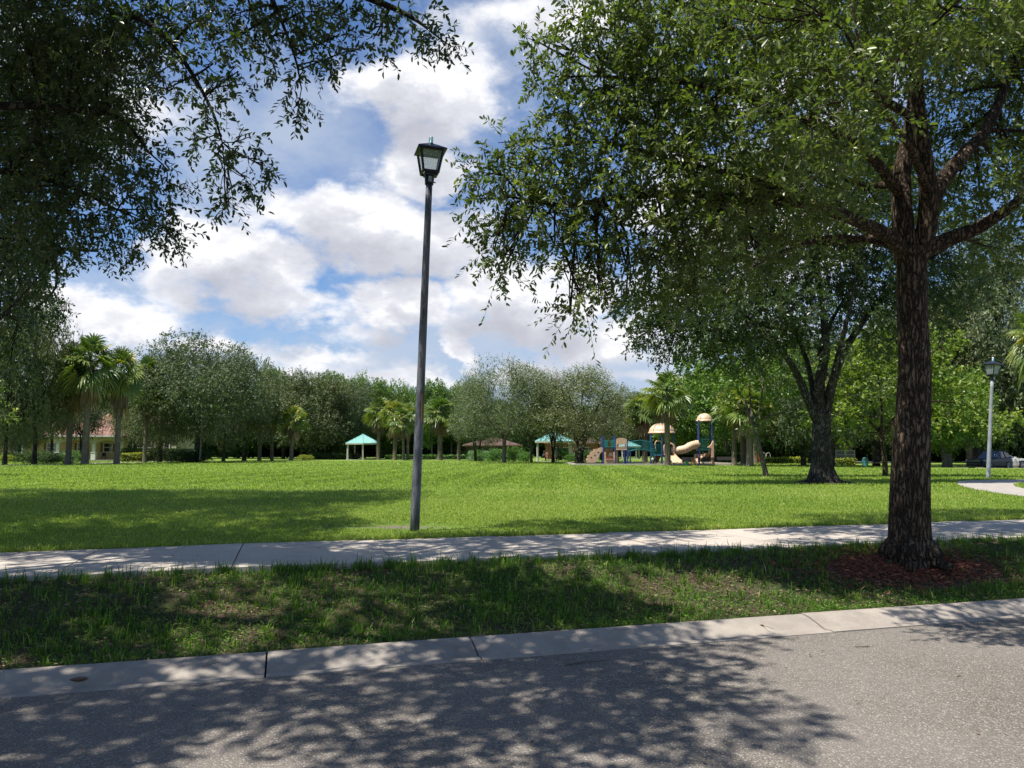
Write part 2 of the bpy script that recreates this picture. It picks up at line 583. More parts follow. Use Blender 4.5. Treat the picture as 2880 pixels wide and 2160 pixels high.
def asphalt_mat():
    m, n, p, out = new_mat('asphalt')
    tcn = n.n('ShaderNodeTexCoord')
    v = tcn.outputs['Object']
    vo = n.n('ShaderNodeTexVoronoi', feature='F1')
    n.t.links.new(v, vo.inputs['Vector'])
    vo.inputs['Scale'].default_value = 105
    sepc = n.n('ShaderNodeSeparateColor')
    n.t.links.new(vo.outputs['Color'], sepc.inputs[0])
    stone = n.ramp(sepc.outputs[0], [(0, (.13, .113, .094)), (.5, (.205, .178, .149)), (.86, (.27, .236, .20)), (1, (.50, .455, .40))])
    gap = n.smooth(vo.outputs['Distance'], .28, .62)
    c = n.mix(n.m('MULTIPLY', gap, .6), stone, (.068, .060, .052))
    blotch = n.smooth(n.noise(v, .7, 5, .6), .3, .7)
    c = n.mix(n.m('MULTIPLY', blotch, .30), c, (.28, .252, .225))
    drip = n.smooth(n.noise(v, 2.6, 5, .7), .60, .74, 0, .45)
    c = n.mix(drip, c, (.10, .092, .085))
    n.t.links.new(c, p.inputs['Base Color'])
    p.inputs['Roughness'].default_value = .88
    p.inputs['Specular IOR Level'].default_value = .25
    b = n.n('ShaderNodeBump')
    b.inputs['Strength'].default_value = .8
    b.inputs['Distance'].default_value = .006
    n.t.links.new(n.m('SUBTRACT', 1.0, vo.outputs['Distance']), b.inputs['Height'])
    n.t.links.new(b.outputs[0], p.inputs['Normal'])
    return m


def concrete_mat(name, c1, c2, sc=2.0, spots=.5):
    m, n, p, out = new_mat(name)
    tcn = n.n('ShaderNodeTexCoord')
    v = tcn.outputs['Object']
    f = n.smooth(n.noise(v, sc, 6, .65), .3, .7)
    c = n.mix(f, c1, c2)
    g = n.smooth(n.noise(v, 90, 4, .7), .45, .75)
    c = n.mix(n.m('MULTIPLY', g, spots), c, tuple(q * .62 for q in c1))
    st_ = n.smooth(n.noise(v, 1.1, 6, .75), .50, .72, 0, .5)
    c = n.mix(st_, c, tuple(q * .55 for q in c2))
    speck = n.smooth(n.noise(v, 26, 5, .75), .66, .74, 0, .7)
    c = n.mix(speck, c, (.08, .07, .055))
    n.t.links.new(c, p.inputs['Base Color'])
    p.inputs['Roughness'].default_value = .85
    p.inputs['Specular IOR Level'].default_value = .25
    b = n.n('ShaderNodeBump')
    b.inputs['Strength'].default_value = .35
    b.inputs['Distance'].default_value = .006
    n.t.links.new(n.noise(v, 120, 4, .7), b.inputs['Height'])
    n.t.links.new(b.outputs[0], p.inputs['Normal'])
    return m


LAWN = lawn_mat()
ASPHALT = asphalt_mat()
WALK = concrete_mat('sidewalk_concrete', (.50, .44, .375), (.42, .37, .315))
CURBM = concrete_mat('kerb_concrete', (.37, .325, .275), (.28, .245, .21), 3.0, .8)
PATHM = concrete_mat('path_concrete', (.40, .36, .32), (.33, .30, .265))

# ------------------------------------------------------------------ ground, road, kerb, pavements
def grid_sheet(name, svals, tvals, zfun, mat):
    S, T = np.meshgrid(svals, tvals, indexing='ij')
    X = O_[0] + S * N_[0] + T * T_[0]
    Y = O_[1] + S * N_[1] + T * T_[1]
    Z = zfun(S, T, X, Y)
    V = np.stack([X, Y, Z], -1).reshape(-1, 3)
    ns, nt_ = len(svals), len(tvals)
    i, j = np.meshgrid(np.arange(ns - 1), np.arange(nt_ - 1), indexing='ij')
    F = np.stack([i * nt_ + j, i * nt_ + j + 1, (i + 1) * nt_ + j + 1, (i + 1) * nt_ + j], -1).reshape(-1, 4)[:, ::-1]
    g = Geo()
    g.add(V, F)
    return g.build(name, mat, smooth=True)


tv = np.concatenate([[-3000, -800, -300, -150, -80, -50], np.arange(-30, 40, .3), np.arange(40, 110, 2.0), [130, 200, 400, 900, 3000]])
sv_ = np.concatenate([[-3000, -500, -100, -30, -9, -7.32, -7.3, -4, -1, CURB - .03, CURB - .01], np.arange(CURB, 14, .22), np.arange(14, 34, .6), np.arange(34, 110, 2.0), [115, 130, 160, 220, 400, 900, 3000]])
g = grid_sheet('lawn', sv_, tv, lambda S, T, X, Y: gz(X, Y), LAWN)
tag(g, 'open green park lawn of mown grass', 'lawn', kind='structure')
g = grid_sheet('road', np.array([-7.2, -5, -3, -1.5, -.5, .004]), tv, lambda S, T, X, Y: 0.0 - .03 * sst(S, -.8, -3.5) + .0 * S, ASPHALT)
tag(g, 'grey asphalt road with coarse worn stones', 'road', kind='structure')


def slab_run(name, prof, joints, t0, t1, mat, gap=.012, jit=.006, warp=None):
    """concrete run with the given cross-section (s, z), cast in bays between joints"""
    g = Geo()
    js = [t0] + [j for j in joints if t0 < j < t1] + [t1]
    for a, b in zip(js[:-1], js[1:]):
        dz = random.uniform(-jit, jit)
        tilt = random.uniform(-jit, jit)
        ts = np.linspace(a + gap / 2, b - gap / 2, max(2, int((b - a) / .6) + 1))
        V = []
        for t in ts:
            q = (t - a) / (b - a) - .5
            for s_, z in prof:
                x, y = st(s_, t)
                V.append((x, y, z + dz + tilt * q * 2))
        k = len(prof)
        F = []
        for i in range(len(ts) - 1):
            for j in range(k):
                j2 = (j + 1) % k
                F.append((i * k + j, (i + 1) * k + j, (i + 1) * k + j2, i * k + j2))
        g.add(V, F)
        base = g.n - len(V)
        g.f.append((np.arange(k) + base)[None, :].astype(np.int32)); g.mi.append(np.array([0], np.int32))
        g.f.append((np.arange(k)[::-1] + base + (len(ts) - 1) * k)[None, :].astype(np.int32)); g.mi.append(np.array([0], np.int32))
    return g.build(name, mat)


cj = [t_of(*ground_at(745, 1908, 0)[:2]), t_of(*ground_at(1360, 1862, 0)[:2]), t_of(*ground_at(2346, 1780, 0)[:2])]
step = 3.05
joints = [cj[0] - step * k for k in range(1, 8)][::-1] + cj + [cj[2] + step * k for k in range(1, 12)]
curb_prof = [(0.0, -.12), (0.0, .006), (.05, .010), (.115, .002), (.15, .010), (.24, .040), (.33, .064), (.42, .078), (CURB, .074), (CURB, -.12)]
tag(slab_run('kerb', curb_prof, joints, -30, 60, CURBM, .014, .003), 'low rolled concrete kerb along the asphalt road', 'kerb', kind='structure')
g = Geo()
wj = [t_of(*ground_at(277, 1546)[:2]), t_of(*ground_at(682, 1535)[:2]), t_of(*ground_at(1054, 1522)[:2]), t_of(*ground_at(1393, 1508)[:2])]
wstep = (wj[3] - wj[0]) / 3
wjs = [wj[0] - wstep * k for k in range(1, 14)][::-1] + wj + [wj[3] + wstep * k for k in range(1, 24)]
walk_prof = [(SW0, .34), (SW0, .442), (SW0 + .012, .45), (SW1 - .012, .45), (SW1, .442), (SW1, .34)]
tag(slab_run('sidewalk', walk_prof, wjs, -30, 60, WALK, .014, .009), 'pale concrete sidewalk between the kerb strip and the lawn', 'sidewalk', kind='structure')


def flat_poly(name, pts, z, mat, thick=.06):
    g = Geo()
    n = len(pts)
    P = np.array([(p[0], p[1], z) for p in pts])
    g.add(np.concatenate([P, P - [0, 0, thick]]), [(i, n + i, n + (i + 1) % n, (i + 1) % n) for i in range(n)])
    g.f.append(np.arange(n)[None, :].astype(np.int32)); g.mi.append(np.array([0], np.int32))
    o = g.build(name, mat)
    # make sure the top faces up
    me = o.data
    if me.polygons[-1].normal.z < 0:
        me.flip_normals()
    return o


ring = [(2686, 1358), (2694, 1354), (2720, 1352), (2790, 1350.5), (2880, 1349.5), (3050, 1348), (3050, 1353), (2900, 1356), (2858, 1360), (2850, 1364), (2856, 1369), (2880, 1375), (3050, 1394), (3050, 1425), (2880, 1397.5), (2800, 1387), (2740, 1377), (2705, 1368)]
ro = flat_poly('path', [ground_at(x, y) for x, y in ring], .462, PATHM)
tag(ro, 'curved concrete path by the far lamp post on the right', 'path', kind='structure')
fp = [(2405, 1297.5), (2470, 1299), (2540, 1301.5), (2620, 1305), (2620, 1307.5), (2540, 1304), (2470, 1301.5), (2405, 1299.5)]
tag(flat_poly('path', [ground_at(x, y) for x, y in fp], .462, PATHM), 'thin far strip of pale path crossing behind the tree trunks', 'path', kind='structure')
fp = [(-60, 1307.5), (110, 1306), (250, 1303), (330, 1300), (420, 1297.5), (490, 1296.5), (490, 1298), (430, 1299.5), (340, 1302.5), (250, 1305.5), (110, 1309), (-60, 1311)]
tag(flat_poly('path', [ground_at(x, y) for x, y in fp], .462, PATHM), 'pale curving path in front of the yellow house', 'path', kind='structure')

# ------------------------------------------------------------------ foliage
def unit(v):
    return v / (np.linalg.norm(v, axis=-1, keepdims=True) + 1e-9)


def rnd_dir(n):
    return unit(rng.normal(size=(n, 3)))


def leaf_cards(g, P, L, size, width, shape='fold', m=0, tint=None, up=None):
    """one leaf at each P pointing along L"""
    n = len(P)
    L = unit(L)
    up = unit((np.array([0, 0, 1.0]) if up is None else up) + rng.normal(size=(n, 3)) * .55)
    Wd = unit(np.cross(L, up))
    Nn = np.cross(Wd, L)
    size = np.broadcast_to(np.asarray(size, float), (n,))[:, None]
    w = size * width
    tint = rng.random(n) if tint is None else tint
    if shape == 'fold':
        curl = rng.uniform(-.10, .18, (n, 1)) * size
        V = np.stack([P, P + L * size * .38 + Wd * w * .42 + Nn * w * .16, P + L * size * .78 + Wd * w * .36 + Nn * (w * .12 - curl * .6),
                      P + L * size - Nn * curl, P + L * size * .78 - Wd * w * .36 + Nn * (w * .12 - curl * .6), P + L * size * .38 - Wd * w * .42 + Nn * w * .16], 1)
        b = np.arange(n)[:, None] * 6
        F = np.concatenate([b + np.array([[0, 1, 2, 3]]), b + np.array([[0, 3, 4, 5]])])
        g.add(V.reshape(-1, 3), F, m, np.repeat(tint, 6))
    else:
        V = np.stack([P, P + L * size * .5 + Wd * w * .5, P + L * size, P + L * size * .5 - Wd * w * .5], 1)
        F = np.arange(n * 4).reshape(-1, 4)
        g.add(V.reshape(-1, 3), F, m, np.repeat(tint, 4))


def sprays(g, B, D, n_leaf, length, size, width=.42, droop=.3, shape='fold', stick=None, m=0, mt=1, clump_tint=None, tuft=True):
    """leafy twigs from B along D; the leaves crowd towards the tip as on live oaks"""
    n = len(B)
    D = unit(D)
    ln = length * rng.uniform(.6, 1.3, n)[:, None]
    side = unit(np.cross(D, rnd_dir(n)))
    bend = rng.uniform(-.25, .25, (n, 1))
    base_t = rng.random(n) if clump_tint is None else clump_tint

    def pos(q):
        return B + D * ln * q + side * ln * bend * q * q + np.array([0, 0, -1.0]) * ln * droop * q * q
    for k in range(n_leaf):
        q = (k + .6) / n_leaf
        q = (q ** .75 if tuft else q) * np.ones((n, 1)) + rng.normal(size=(n, 1)) * .03
        P = pos(q)
        T = unit(D + side * bend * 2 * q + np.array([0, 0, -2.0]) * droop * q)
        Lf = T * rng.uniform(.2, .9, (n, 1)) + unit(np.cross(T, rnd_dir(n))) * .9 + np.array([0, 0, -.18])
        tt = np.clip(base_t * .55 + rng.random(n) * .45, 0, 1)
        leaf_cards(g, P, Lf, size * rng.uniform(.65, 1.2, n), width, shape, m, tt)
    if stick:
        a, b, c = pos(0.0), pos(.5), pos(1.0)
        Wd = unit(np.cross(D, np.array([0, 0, 1.0]) + rnd_dir(n) * .3)) * stick
        N2 = unit(np.cross(D, Wd)) * stick
        V = np.stack([a + Wd, a - Wd * .5 + N2 * .8, a - Wd * .5 - N2 * .8, b + Wd * .8, b - Wd * .4 + N2 * .6, b - Wd * .4 - N2 * .6,
                      c + Wd * .4, c - Wd * .2 + N2 * .3, c - Wd * .2 - N2 * .3], 1).reshape(-1, 3)
        bb = np.arange(n)[:, None] * 9
        F = np.concatenate([bb + np.array([[i + j, i + (j + 1) % 3, i + 3 + (j + 1) % 3, i + 3 + j]]) for i in (0, 3) for j in range(3)])
        g.add(V, F, mt)


def bark_wob(amp, k, seed=0, flare=0.0, fl_h=.12):
    ph = [seed * 1.7 + i for i in range(4)]

    def f(a, t):
        r = 1 + amp * (.5 * np.sin(a * 3 + ph[0] + t * 4) + .35 * np.sin(a * 5 + ph[1] - t * 7) + .3 * np.sin(a * 2 + 9 * t + ph[2]))
        if k:
            r = r + amp * .55 * np.abs(np.sin(a * k / 2 + 1.6 * np.sin(t * 31 + ph[3]) + .9 * np.sin(t * 57)))
        if flare:
            fl = np.clip(1 - t / fl_h, 0, 1) ** 2
            r = r + flare * fl * (1 + .35 * np.sin(a * 4 + ph[1]) + .25 * np.sin(a * 7 + ph[2]))
        return r
    return f


def limb(g, pts, r0, r1, n=10, per=5, wob=None, m=0, pw=1.0):
    P = spline(pts, per)
    q = np.linspace(0, 1, len(P)) ** pw
    g.tube(P, r0 + (r1 - r0) * q, n, m, True, wob)
    return P


def connect(gb, nodes, C, r0=.03, r1=.008, n=5, sag=.12, kids=4, spread=None, kid_r=.012):
    """a branch from the nearest limb point to each clump centre, then boughs inside the clump"""
    N0 = np.array([q[0] for q in nodes])
    rad = np.array([q[1] for q in nodes])
    for i, c in enumerate(C):
        d = np.linalg.norm(N0 - c, axis=1) + np.where(N0[:, 2] > c[2] + .3, .8, 0)
        k = int(np.argmin(d))
        a = N0[k]
        dd = d[k]
        if dd < .15:
            continue
        mid = (a + c) / 2 + np.array([rng.normal() * dd * .10, rng.normal() * dd * .10, dd * (sag + rng.normal() * .06)])
        ra = min(max(r0, .012 + dd * .012), rad[k] * .8)
        P = limb(gb, [a, mid, c], ra, r1, n, 4)
        if spread is not None:
            for _ in range(kids):
                q = P[rng.integers(len(P) // 2, len(P))]
                e = c + rnd_dir(1)[0] * spread[i] * rng.uniform(.4, .9)
                limb(gb, [q, (q + e) / 2 + rnd_dir(1)[0] * .1 * np.linalg.norm(e - q), e], kid_r, .004, 4, 2)


def clump_points(C, Rr, per_area, rmin=.35):
    """twig bases and outward directions inside ellipsoid clumps"""
    B, D, I = [], [], []
    for i, (c, r) in enumerate(zip(C, Rr)):
        r = np.asarray(r, float) * np.ones(3)
        k = max(6, int(per_area * (r[0] * r[1] + r[1] * r[2] + r[0] * r[2]) / 3 * 4))
        d = rnd_dir(k)
        q = rmin + (1 - rmin) * rng.random(k)[:, None] ** .6
        B.append(c + d * q * r)
        D.append(d)
        I.append(np.full(k, i))
    return np.concatenate(B), np.concatenate(D), np.concatenate(I)


def nodes_of(P, r0, r1):
    q = np.linspace(0, 1, len(P))
    return [(p, r0 + (r1 - r0) * t) for p, t in zip(P, q)]


def drop_inside(B, C, R_, lo):
    """cull twigs hidden in the heart of the crown to keep the count down"""
    return B


# ---------------- the big live oak on the verge, right ----------------
def big_oak():
    Y0 = 8.35
    base = ground_at(2560, 1560, .38)
    Y0 = base[1]
    root = empty('oak_tree', base)
    tag(root, 'large live oak with furrowed brown trunk standing in red mulch beside the road', 'tree')
    g = Geo()
    W3 = lambda px, py, dy=0.0: sight(px, py, Y0 + dy) - base
    # trunk: one tall tapered column
    P = spline([(0.0, 0, -.12), W3(2558, 1440), W3(2563, 1250), W3(2572, 1050), W3(2566, 880), W3(2566, 760), W3(2560, 700)], 26)
    k = len(P)
    q = np.linspace(0, 1, k)
    rad = np.interp(q, [0, .14, .3, .6, .85, 1], [.250, .222, .203, .172, .163, .185])
    g.tube(P, rad, 72, 0, True, bark_wob(.045, 22, 1, .17, .10))
    # surface roots
    for a in (200, 245, 300, 340, 20, 80, 130, 165):
        c_, s_ = math.cos(R(a)), math.sin(R(a))
        l = random.uniform(.24, .36)
        limb(g, [(c_ * .18, s_ * .18, .12), (c_ * .28, s_ * .28, .02), (c_ * l * .8, s_ * l * .8, -.03), (c_ * (l + .2), s_ * (l + .2), -.12)], .10, .03, 8, 5, bark_wob(.08, 9, a))
    top = P[-1]
    nodes = []

    def lm(pts, r0, r1, n=16, seed=1):
        Q = limb(g, pts, r0, r1, n, 7, bark_wob(.07, max(8, n // 2), seed))
        nodes.extend(nodes_of(Q[2:], r0, r1))
        return Q
    lm([top - (.05, 0, .12), W3(2540, 620), W3(2536, 500, .1), W3(2556, 400, .15), W3(2572, 300, .2), W3(2580, 160, .2), W3(2590, 0, .2), W3(2600, -260, .1), W3(2590, -500, 0)], .128, .05, 40, 2)
    lm([top + (.06, -.02, -.12), W3(2606, 640, -.1), W3(2612, 540, -.2), W3(2598, 440, -.3), W3(2585, 330, -.4), W3(2570, 180, -.6), W3(2520, 0, -1.0), W3(2470, -250, -1.4)], .13, .035, 40, 3)
    lm([top + (.08, 0, -.05), W3(2680, 668, -.1), W3(2750, 640, -.2), W3(2815, 600, -.4), W3(2890, 545, -.6), W3(3020, 440, -1.0), W3(3180, 330, -1.3)], .10, .03, 24, 4)
    lm([W3(2608, 600, -.15), W3(2650, 510, 0), W3(2715, 430, .2), W3(2765, 375, .4), W3(2810, 290, .6), W3(2860, 160, .8), W3(2920, 20, 1.0), W3(2990, -180, 1.2)], .10, .03, 24, 5)
    lm([top + (-.06, 0, -.08), W3(2500, 665, -.3), W3(2415, 622, -.6), W3(2330, 590, -.8), W3(2232, 567, -1.0), W3(2087, 560, -1.2), W3(1930, 545, -1.3), W3(1738, 555, -1.2), W3(1600, 578, -1.0), W3(1470, 560, -.8)], .088, .018, 22, 6)
    lm([top + (-.07, .05, -.05), W3(2463, 671, .4), W3(2350, 680, .8), W3(2231, 680, 1.3), W3(2100, 670, 1.8), W3(1950, 690, 2.2), W3(1800, 740, 2.4)], .062, .014, 16, 7)
    lm([W3(2538, 520, .1), W3(2470, 520, .5), W3(2405, 512, .9), W3(2300, 470, 1.5), W3(2180, 430, 2.1), W3(2050, 400, 2.6)], .05, .014, 14, 8)
    lm([W3(2565, 330, .2), W3(2500, 290, -.3), W3(2420, 250, -.7), W3(2300, 190, -1.1), W3(2120, 110, -1.4), W3(1960, 30, -1.5), W3(1800, -60, -1.5)], .055, .015, 14, 9)
    lm([W3(2540, 560, .1), W3(2440, 430, -.7), W3(2330, 365, -1.3), W3(2258, 345, -1.6), W3(2197, 328, -1.7), W3(2060, 262, -1.6), W3(1900, 230, -1.4), W3(1700, 215, -1.2)], .06, .016, 16, 10)
    lm([W3(2300, 585, -.9), W3(2100, 500, -1.4), W3(1894, 457, -1.3), W3(1825, 428, -1.2), W3(1680, 400, -1.0), W3(1520, 420, -.9)], .035, .012, 12, 11)
    lm([W3(2580, 160, .2), W3(2450, 0, .9), W3(2300, -150, 1.6), W3(2100, -260, 2.0)], .045, .015, 10, 12)
    lm([W3(2590, 60, .2), W3(2700, -80, -.6), W3(2820, -250, -1.4), W3(2900, -400, -2.0)], .045, .015, 10, 13)
    lm([W3(2612, 540, -.2), W3(2560, 420, -1.2), W3(2500, 330, -2.0), W3(2430, 200, -2.9)], .045, .015, 10, 14)
    # clumps of foliage: where each stands, how deep behind or before the trunk, radius
    CL = [(1400, 560, -.9, .30), (1360, 470, -.8, .16), (1450, 640, -.8, .30), (1390, 700, -.8, .22), (1410, 735, -.9, .15), (1540, 600, -1.0, .34), (1480, 480, -.9, .34), (1600, 500, -1.0, .38), (1560, 690, -.9, .22),
          (1420, 415, -.8, .20), (1650, 730, -1.0, .26), (1680, 620, -1.1, .32), (1560, 400, -1.1, .26), (1600, 300, -1.2, .30), (1560, 215, -1.3, .22), (1500, 110, -1.2, .09), (1560, 130, -1.2, .16),
          (1640, 850, -1.2, .10), (1605, 880, -1.1, .05), (1680, 780, -1.1, .16), (1690, 830, -1.2, .09), (1760, 850, -.5, .12), (1760, 740, -.9, .34), (1720, 500, -1.2, .42), (1730, 380, -1.2, .42), (1700, 260, -1.2, .40), (1680, 150, -1.3, .36), (1740, 50, -1.5, .36), (1640, 30, -1.4, .20),
          (1860, 620, -1.3, .46), (1870, 480, -1.4, .48), (1850, 330, -1.4, .5), (1850, 180, -1.4, .5), (1880, 40, -1.4, .5), (1850, 780, -1.0, .34), (1930, 720, -1.3, .36), (1950, 850, -.6, .30),
          (2000, 600, -1.4, .5), (2020, 450, -1.6, .52), (2010, 300, -1.5, .5), (2030, 140, -1.5, .52), (2060, 0, -1.3, .5), (2120, 700, -.9, .4), (2050, 780, .2, .34), (2180, 560, -1.5, .46), (2160, 390, .6, .55), (2190, 250, -1.8, .5), (2200, 90, -1.5, .5),
          (2300, 480, -1.6, .46), (2330, 330, .9, .55), (2340, 180, -1.9, .5), (2350, 30, -1.2, .5), (2300, 660, .9, .45), (2420, 400, 1.3, .5), (2440, 120, -1.6, .45), (2460, 560, 1.3, .42), (2400, 250, 1.8, .55), (2250, 480, 2.2, .6), (2100, 560, 1.9, .6),
          (2520, 230, 1.2, .5), (2520, 50, -1.3, .42), (2640, 140, 1.3, .55), (2660, 300, 1.4, .5), (2690, 30, -.8, .5), (2700, 480, 1.6, .4), (2790, 170, 1.3, .5), (2820, 420, .9, .4), (2850, 40, .3, .55), (2830, 300, 1.4, .45), (2760, 90, -1.2, .4), (2880, 480, -1.4, .25), (2640, 420, 1.7, .4), (2900, 620, .9, .4), (2800, 700, 1.6, .35),
          (2860, 220, 1.5, .45), (2900, 330, 1.7, .5), (2870, 440, 1.7, .42), (2840, 560, 1.9, .36), (2760, 590, 2.2, .36), (2680, 560, 2.0, .30), (2880, 120, .9, .45), (1900, 380, 1.3, .6), (2000, 200, 1.8, .6), (1800, 240, .8, .5), (1820, 100, .9, .5), (2200, 150, 2.2, .6), (2300, 20, 2.4, .6), (2500, 420, 2.0, .5),
          # crown above and beside the frame
          (2600, -150, 0, .8), (2300, -150, -1, .8), (2050, -150, -.5, .8), (1800, -150, -1, .7), (2900, -150, 0, .8), (2450, -400, .5, .9), (2150, -400, .5, .8), (2750, -420, -.5, .9), (3100, 100, .3, .8), (3100, 400, .2, .7), (3350, 300, -.6, .8),
          (2600, -600, 0, 1.0), (2300, 300, -3.2, .55), (2700, 0, -3.0, .7), (2400, -100, -2.8, .7), (3000, -200, -2.6, .8), (3200, 60, -2.4, .7), (2100, 0, -2.8, .45), (2000, -300, 2.6, .9), (2300, -260, 3.2, .9), (2600, -250, 3.4, .9), (2900, -230, 3.2, .9), (1800, -260, 2.2, .8), (2450, -60, 3.6, .7), (2750, 60, 3.2, .7), (3050, -60, 3.0, .8), (3200, 250, 2.4, .8), (2150, -120, 3.4, .7), (2650, -420, 2.2, .9), (3300, 550, .9, .7)]
    C = np.array([W3(a, b, c) for a, b, c, r in CL])
    Rr = np.array([r for *_, r in CL]) * 1.0
    connect(g, nodes, C, .026, .008, 6, .10, 5, Rr, .010)
    tr = g.build('trunk', [BARK], root, smooth=True)
    g = Geo()
    B, D, I = clump_points(C, np.stack([Rr * 1.08, Rr * 1.08, Rr * .92], 1), 110, .2)
    ct = rng.random(len(C))
    tw = np.clip(ct[I] * .35 + rng.random(len(B)) * .75, 0, 1)
    sprays(g, B, D * .75 + rnd_dir(len(B)) * .5 + np.array([0, 0, .05]), 11, .25, .075, .46, .32, 'fold', .0028, clump_tint=tw)
    # single fine sprays that stick out past the outline
    oc = [i for i, c in enumerate(CL) if c[0] < 1800 or c[3] < .3]
    B2, D2, I2 = clump_points(C[oc], np.stack([Rr[oc], Rr[oc], Rr[oc]], 1) * 1.0, 24, .9)
    sprays(g, B2, D2 + rnd_dir(len(B2)) * .3, 13, .36, .07, .42, .35, 'fold', .003)
    print('big oak leaves verts', g.n)
    g.build('crown', [OAK, TWIG], root, tint=True)
    return root


# ---------------- overhanging live oaks from the left ----------------
def over_oak():
    base = np.array([-8.0, 4.9, float(gz(-8.0, 4.9))])
    root = empty('oak_tree', base)
    tag(root, 'dark overhanging oak boughs of a roadside tree filling the upper left sky', 'tree')
    g = Geo()
    Wp = lambda px, py, Y: sight(px, py, Y) - base
    P = limb(g, [(0, 0, -.1), (.1, .1, 1.2), (.05, .1, 2.2), (.15, .15, 3.0)], .26, .19, 24, 8, bark_wob(.05, 16, 5, .4, .2))
    nodes = []

    def lm(pts, r0, r1, n=12, seed=1):
        Q = limb(g, [np.array(p, float) for p in pts], r0, r1, n, 6, bark_wob(.07, 8, seed))
        nodes.extend(nodes_of(Q[2:], r0, r1))
    top = P[-1]
    lm([top - (0, 0, .15), Wp(-500, 150, 6.8), Wp(-250, -60, 7.0), Wp(150, -130, 7.0), Wp(520, -110, 6.8), Wp(800, -90, 6.6), Wp(1050, 0, 6.5), Wp(1160, 50, 6.45), Wp(1255, 122, 6.4)], .10, .005, 14, 1)
    lm([top - (0, 0, .1), Wp(-250, 500, 7.4), Wp(0, 480, 7.8), Wp(180, 520, 8.0), Wp(330, 590, 8.0)], .06, .012, 12, 2)
    lm([Wp(-100, 300, 6.9), Wp(150, 300, 7.3), Wp(330, 330, 7.4), Wp(420, 430, 7.4)], .04, .012, 10, 3)
    lm([Wp(380, 40, 6.9), Wp(470, 110, 6.9), Wp(545, 215, 6.9), Wp(600, 320, 6.9), Wp(625, 400, 6.9)], .03, .007, 8, 4)
    lm([Wp(760, -20, 6.6), Wp(800, 80, 6.6), Wp(832, 170, 6.6), Wp(848, 250, 6.6)], .02, .006, 6, 5)
    lm([top, (1.5, -1.0, 4.0), (3.6, -2.0, 5.0), (5.6, -2.8, 6.0), (6.6, -3.4, 6.8)], .10, .02, 12, 6)
    lm([top, (1.6, .6, 4.4), (3.6, .5, 5.8), (5.2, -.4, 7.0), (6.0, -1.4, 7.8)], .10, .02, 12, 7)
    lm([top, (.4, .6, 4.6), (.8, 1.4, 6.2), (1.6, 2.2, 8.0)], .12, .03, 12, 8)
    lm([top, (-1.2, -.3, 4.4), (-2.5, 0, 5.5)], .10, .03, 12, 9)
    lm([Wp(-250, 500, 7.4), Wp(-150, 800, 8.0), Wp(0, 900, 8.4)], .05, .012, 8, 10)
    CL = [  # px, py, distance, radius
        (60, 60, 7.2, .42), (200, 50, 7.2, .42), (330, 40, 7.0, .34), (60, 190, 7.4, .45), (200, 190, 7.4, .42), (330, 170, 7.2, .32), (40, 330, 7.6, .45), (180, 330, 7.6, .42), (310, 300, 7.5, .30),
        (50, 470, 7.8, .42), (180, 470, 7.9, .40), (310, 460, 7.8, .34), (410, 450, 7.5, .26), (400, 370, 7.4, .22), (60, 590, 8.0, .38), (190, 600, 8.0, .36), (310, 590, 8.0, .32), (410, 560, 7.9, .28), (470, 520, 7.6, .16),
        (480, 600, 7.8, .17), (500, 670, 7.8, .12), (420, 650, 7.9, .16), (300, 670, 8.1, .22), (180, 690, 8.2, .22), (80, 680, 8.2, .26), (380, 690, 8.0, .12), (30, 780, 8.4, .24), (20, 880, 8.6, .20), (60, 840, 8.5, .14),
        (450, 70, 6.9, .24), (430, 180, 7.0, .20), (500, 150, 6.9, .18), (540, 215, 6.9, .17), (580, 270, 6.9, .17), (600, 330, 6.9, .16), (640, 370, 6.9, .15), (690, 390, 6.9, .12), (625, 430, 6.9, .14), (700, 440, 6.8, .10), (735, 465, 6.8, .08),
        (630, 480, 6.9, .10), (640, 530, 6.9, .08), (645, 575, 6.9, .05), (690, 500, 6.9, .06), (560, 385, 6.9, .07), (470, 250, 6.9, .12), (640, 240, 6.9, .12), (600, 180, 6.9, .17), (670, 200, 6.8, .10),
        (560, 50, 6.8, .28), (660, 40, 6.7, .30), (650, 110, 6.7, .20), (760, 30, 6.6, .30), (760, 110, 6.6, .20), (860, 30, 6.6, .28), (850, 110, 6.6, .17), (800, 190, 6.6, .10), (825, 240, 6.6, .08), (838, 300, 6.6, .06), (850, 200, 6.6, .10), (900, 170, 6.6, .09),
        (950, 30, 6.5, .26), (950, 100, 6.5, .16), (1000, 140, 6.5, .08), (1040, 40, 6.5, .22), (1050, 110, 6.5, .10), (1120, 20, 6.5, .18), (1130, 80, 6.5, .08), (1180, 30, 6.4, .12), (1200, 80, 6.4, .06), (1240, 110, 6.4, .05), (1262, 130, 6.4, .035),
        (880, 60, 7.3, .22), (700, 60, 7.4, .26), (500, 0, 7.5, .3), (390, 120, 7.6, .3), (240, 120, 8.2, .5), (20, 120, 9.2, .6), (10, 300, 9.4, .6), (20, 460, 9.4, .55), (15, 620, 9.4, .5), (30, 700, 9.2, .36), (120, 380, 9.3, .5), (250, 280, 9.0, .45), (20, 820, 9.2, .3), (100, 260, 8.6, .5), (240, 400, 8.8, .5), (100, 520, 9.0, .45), (60, 120, 8.8, .5), (320, 230, 8.4, .35)]
    C = np.array([Wp(a, b, d) for a, b, d, r in CL])
    Rr = np.array([r for *_, r in CL])
    connect(g, nodes, C, .016, .005, 5, .06, 4, Rr, .006)
    # boughs over the road and behind the camera, out of the picture: they shade the verge and the road
    C2 = []
    r2 = random.Random(5)
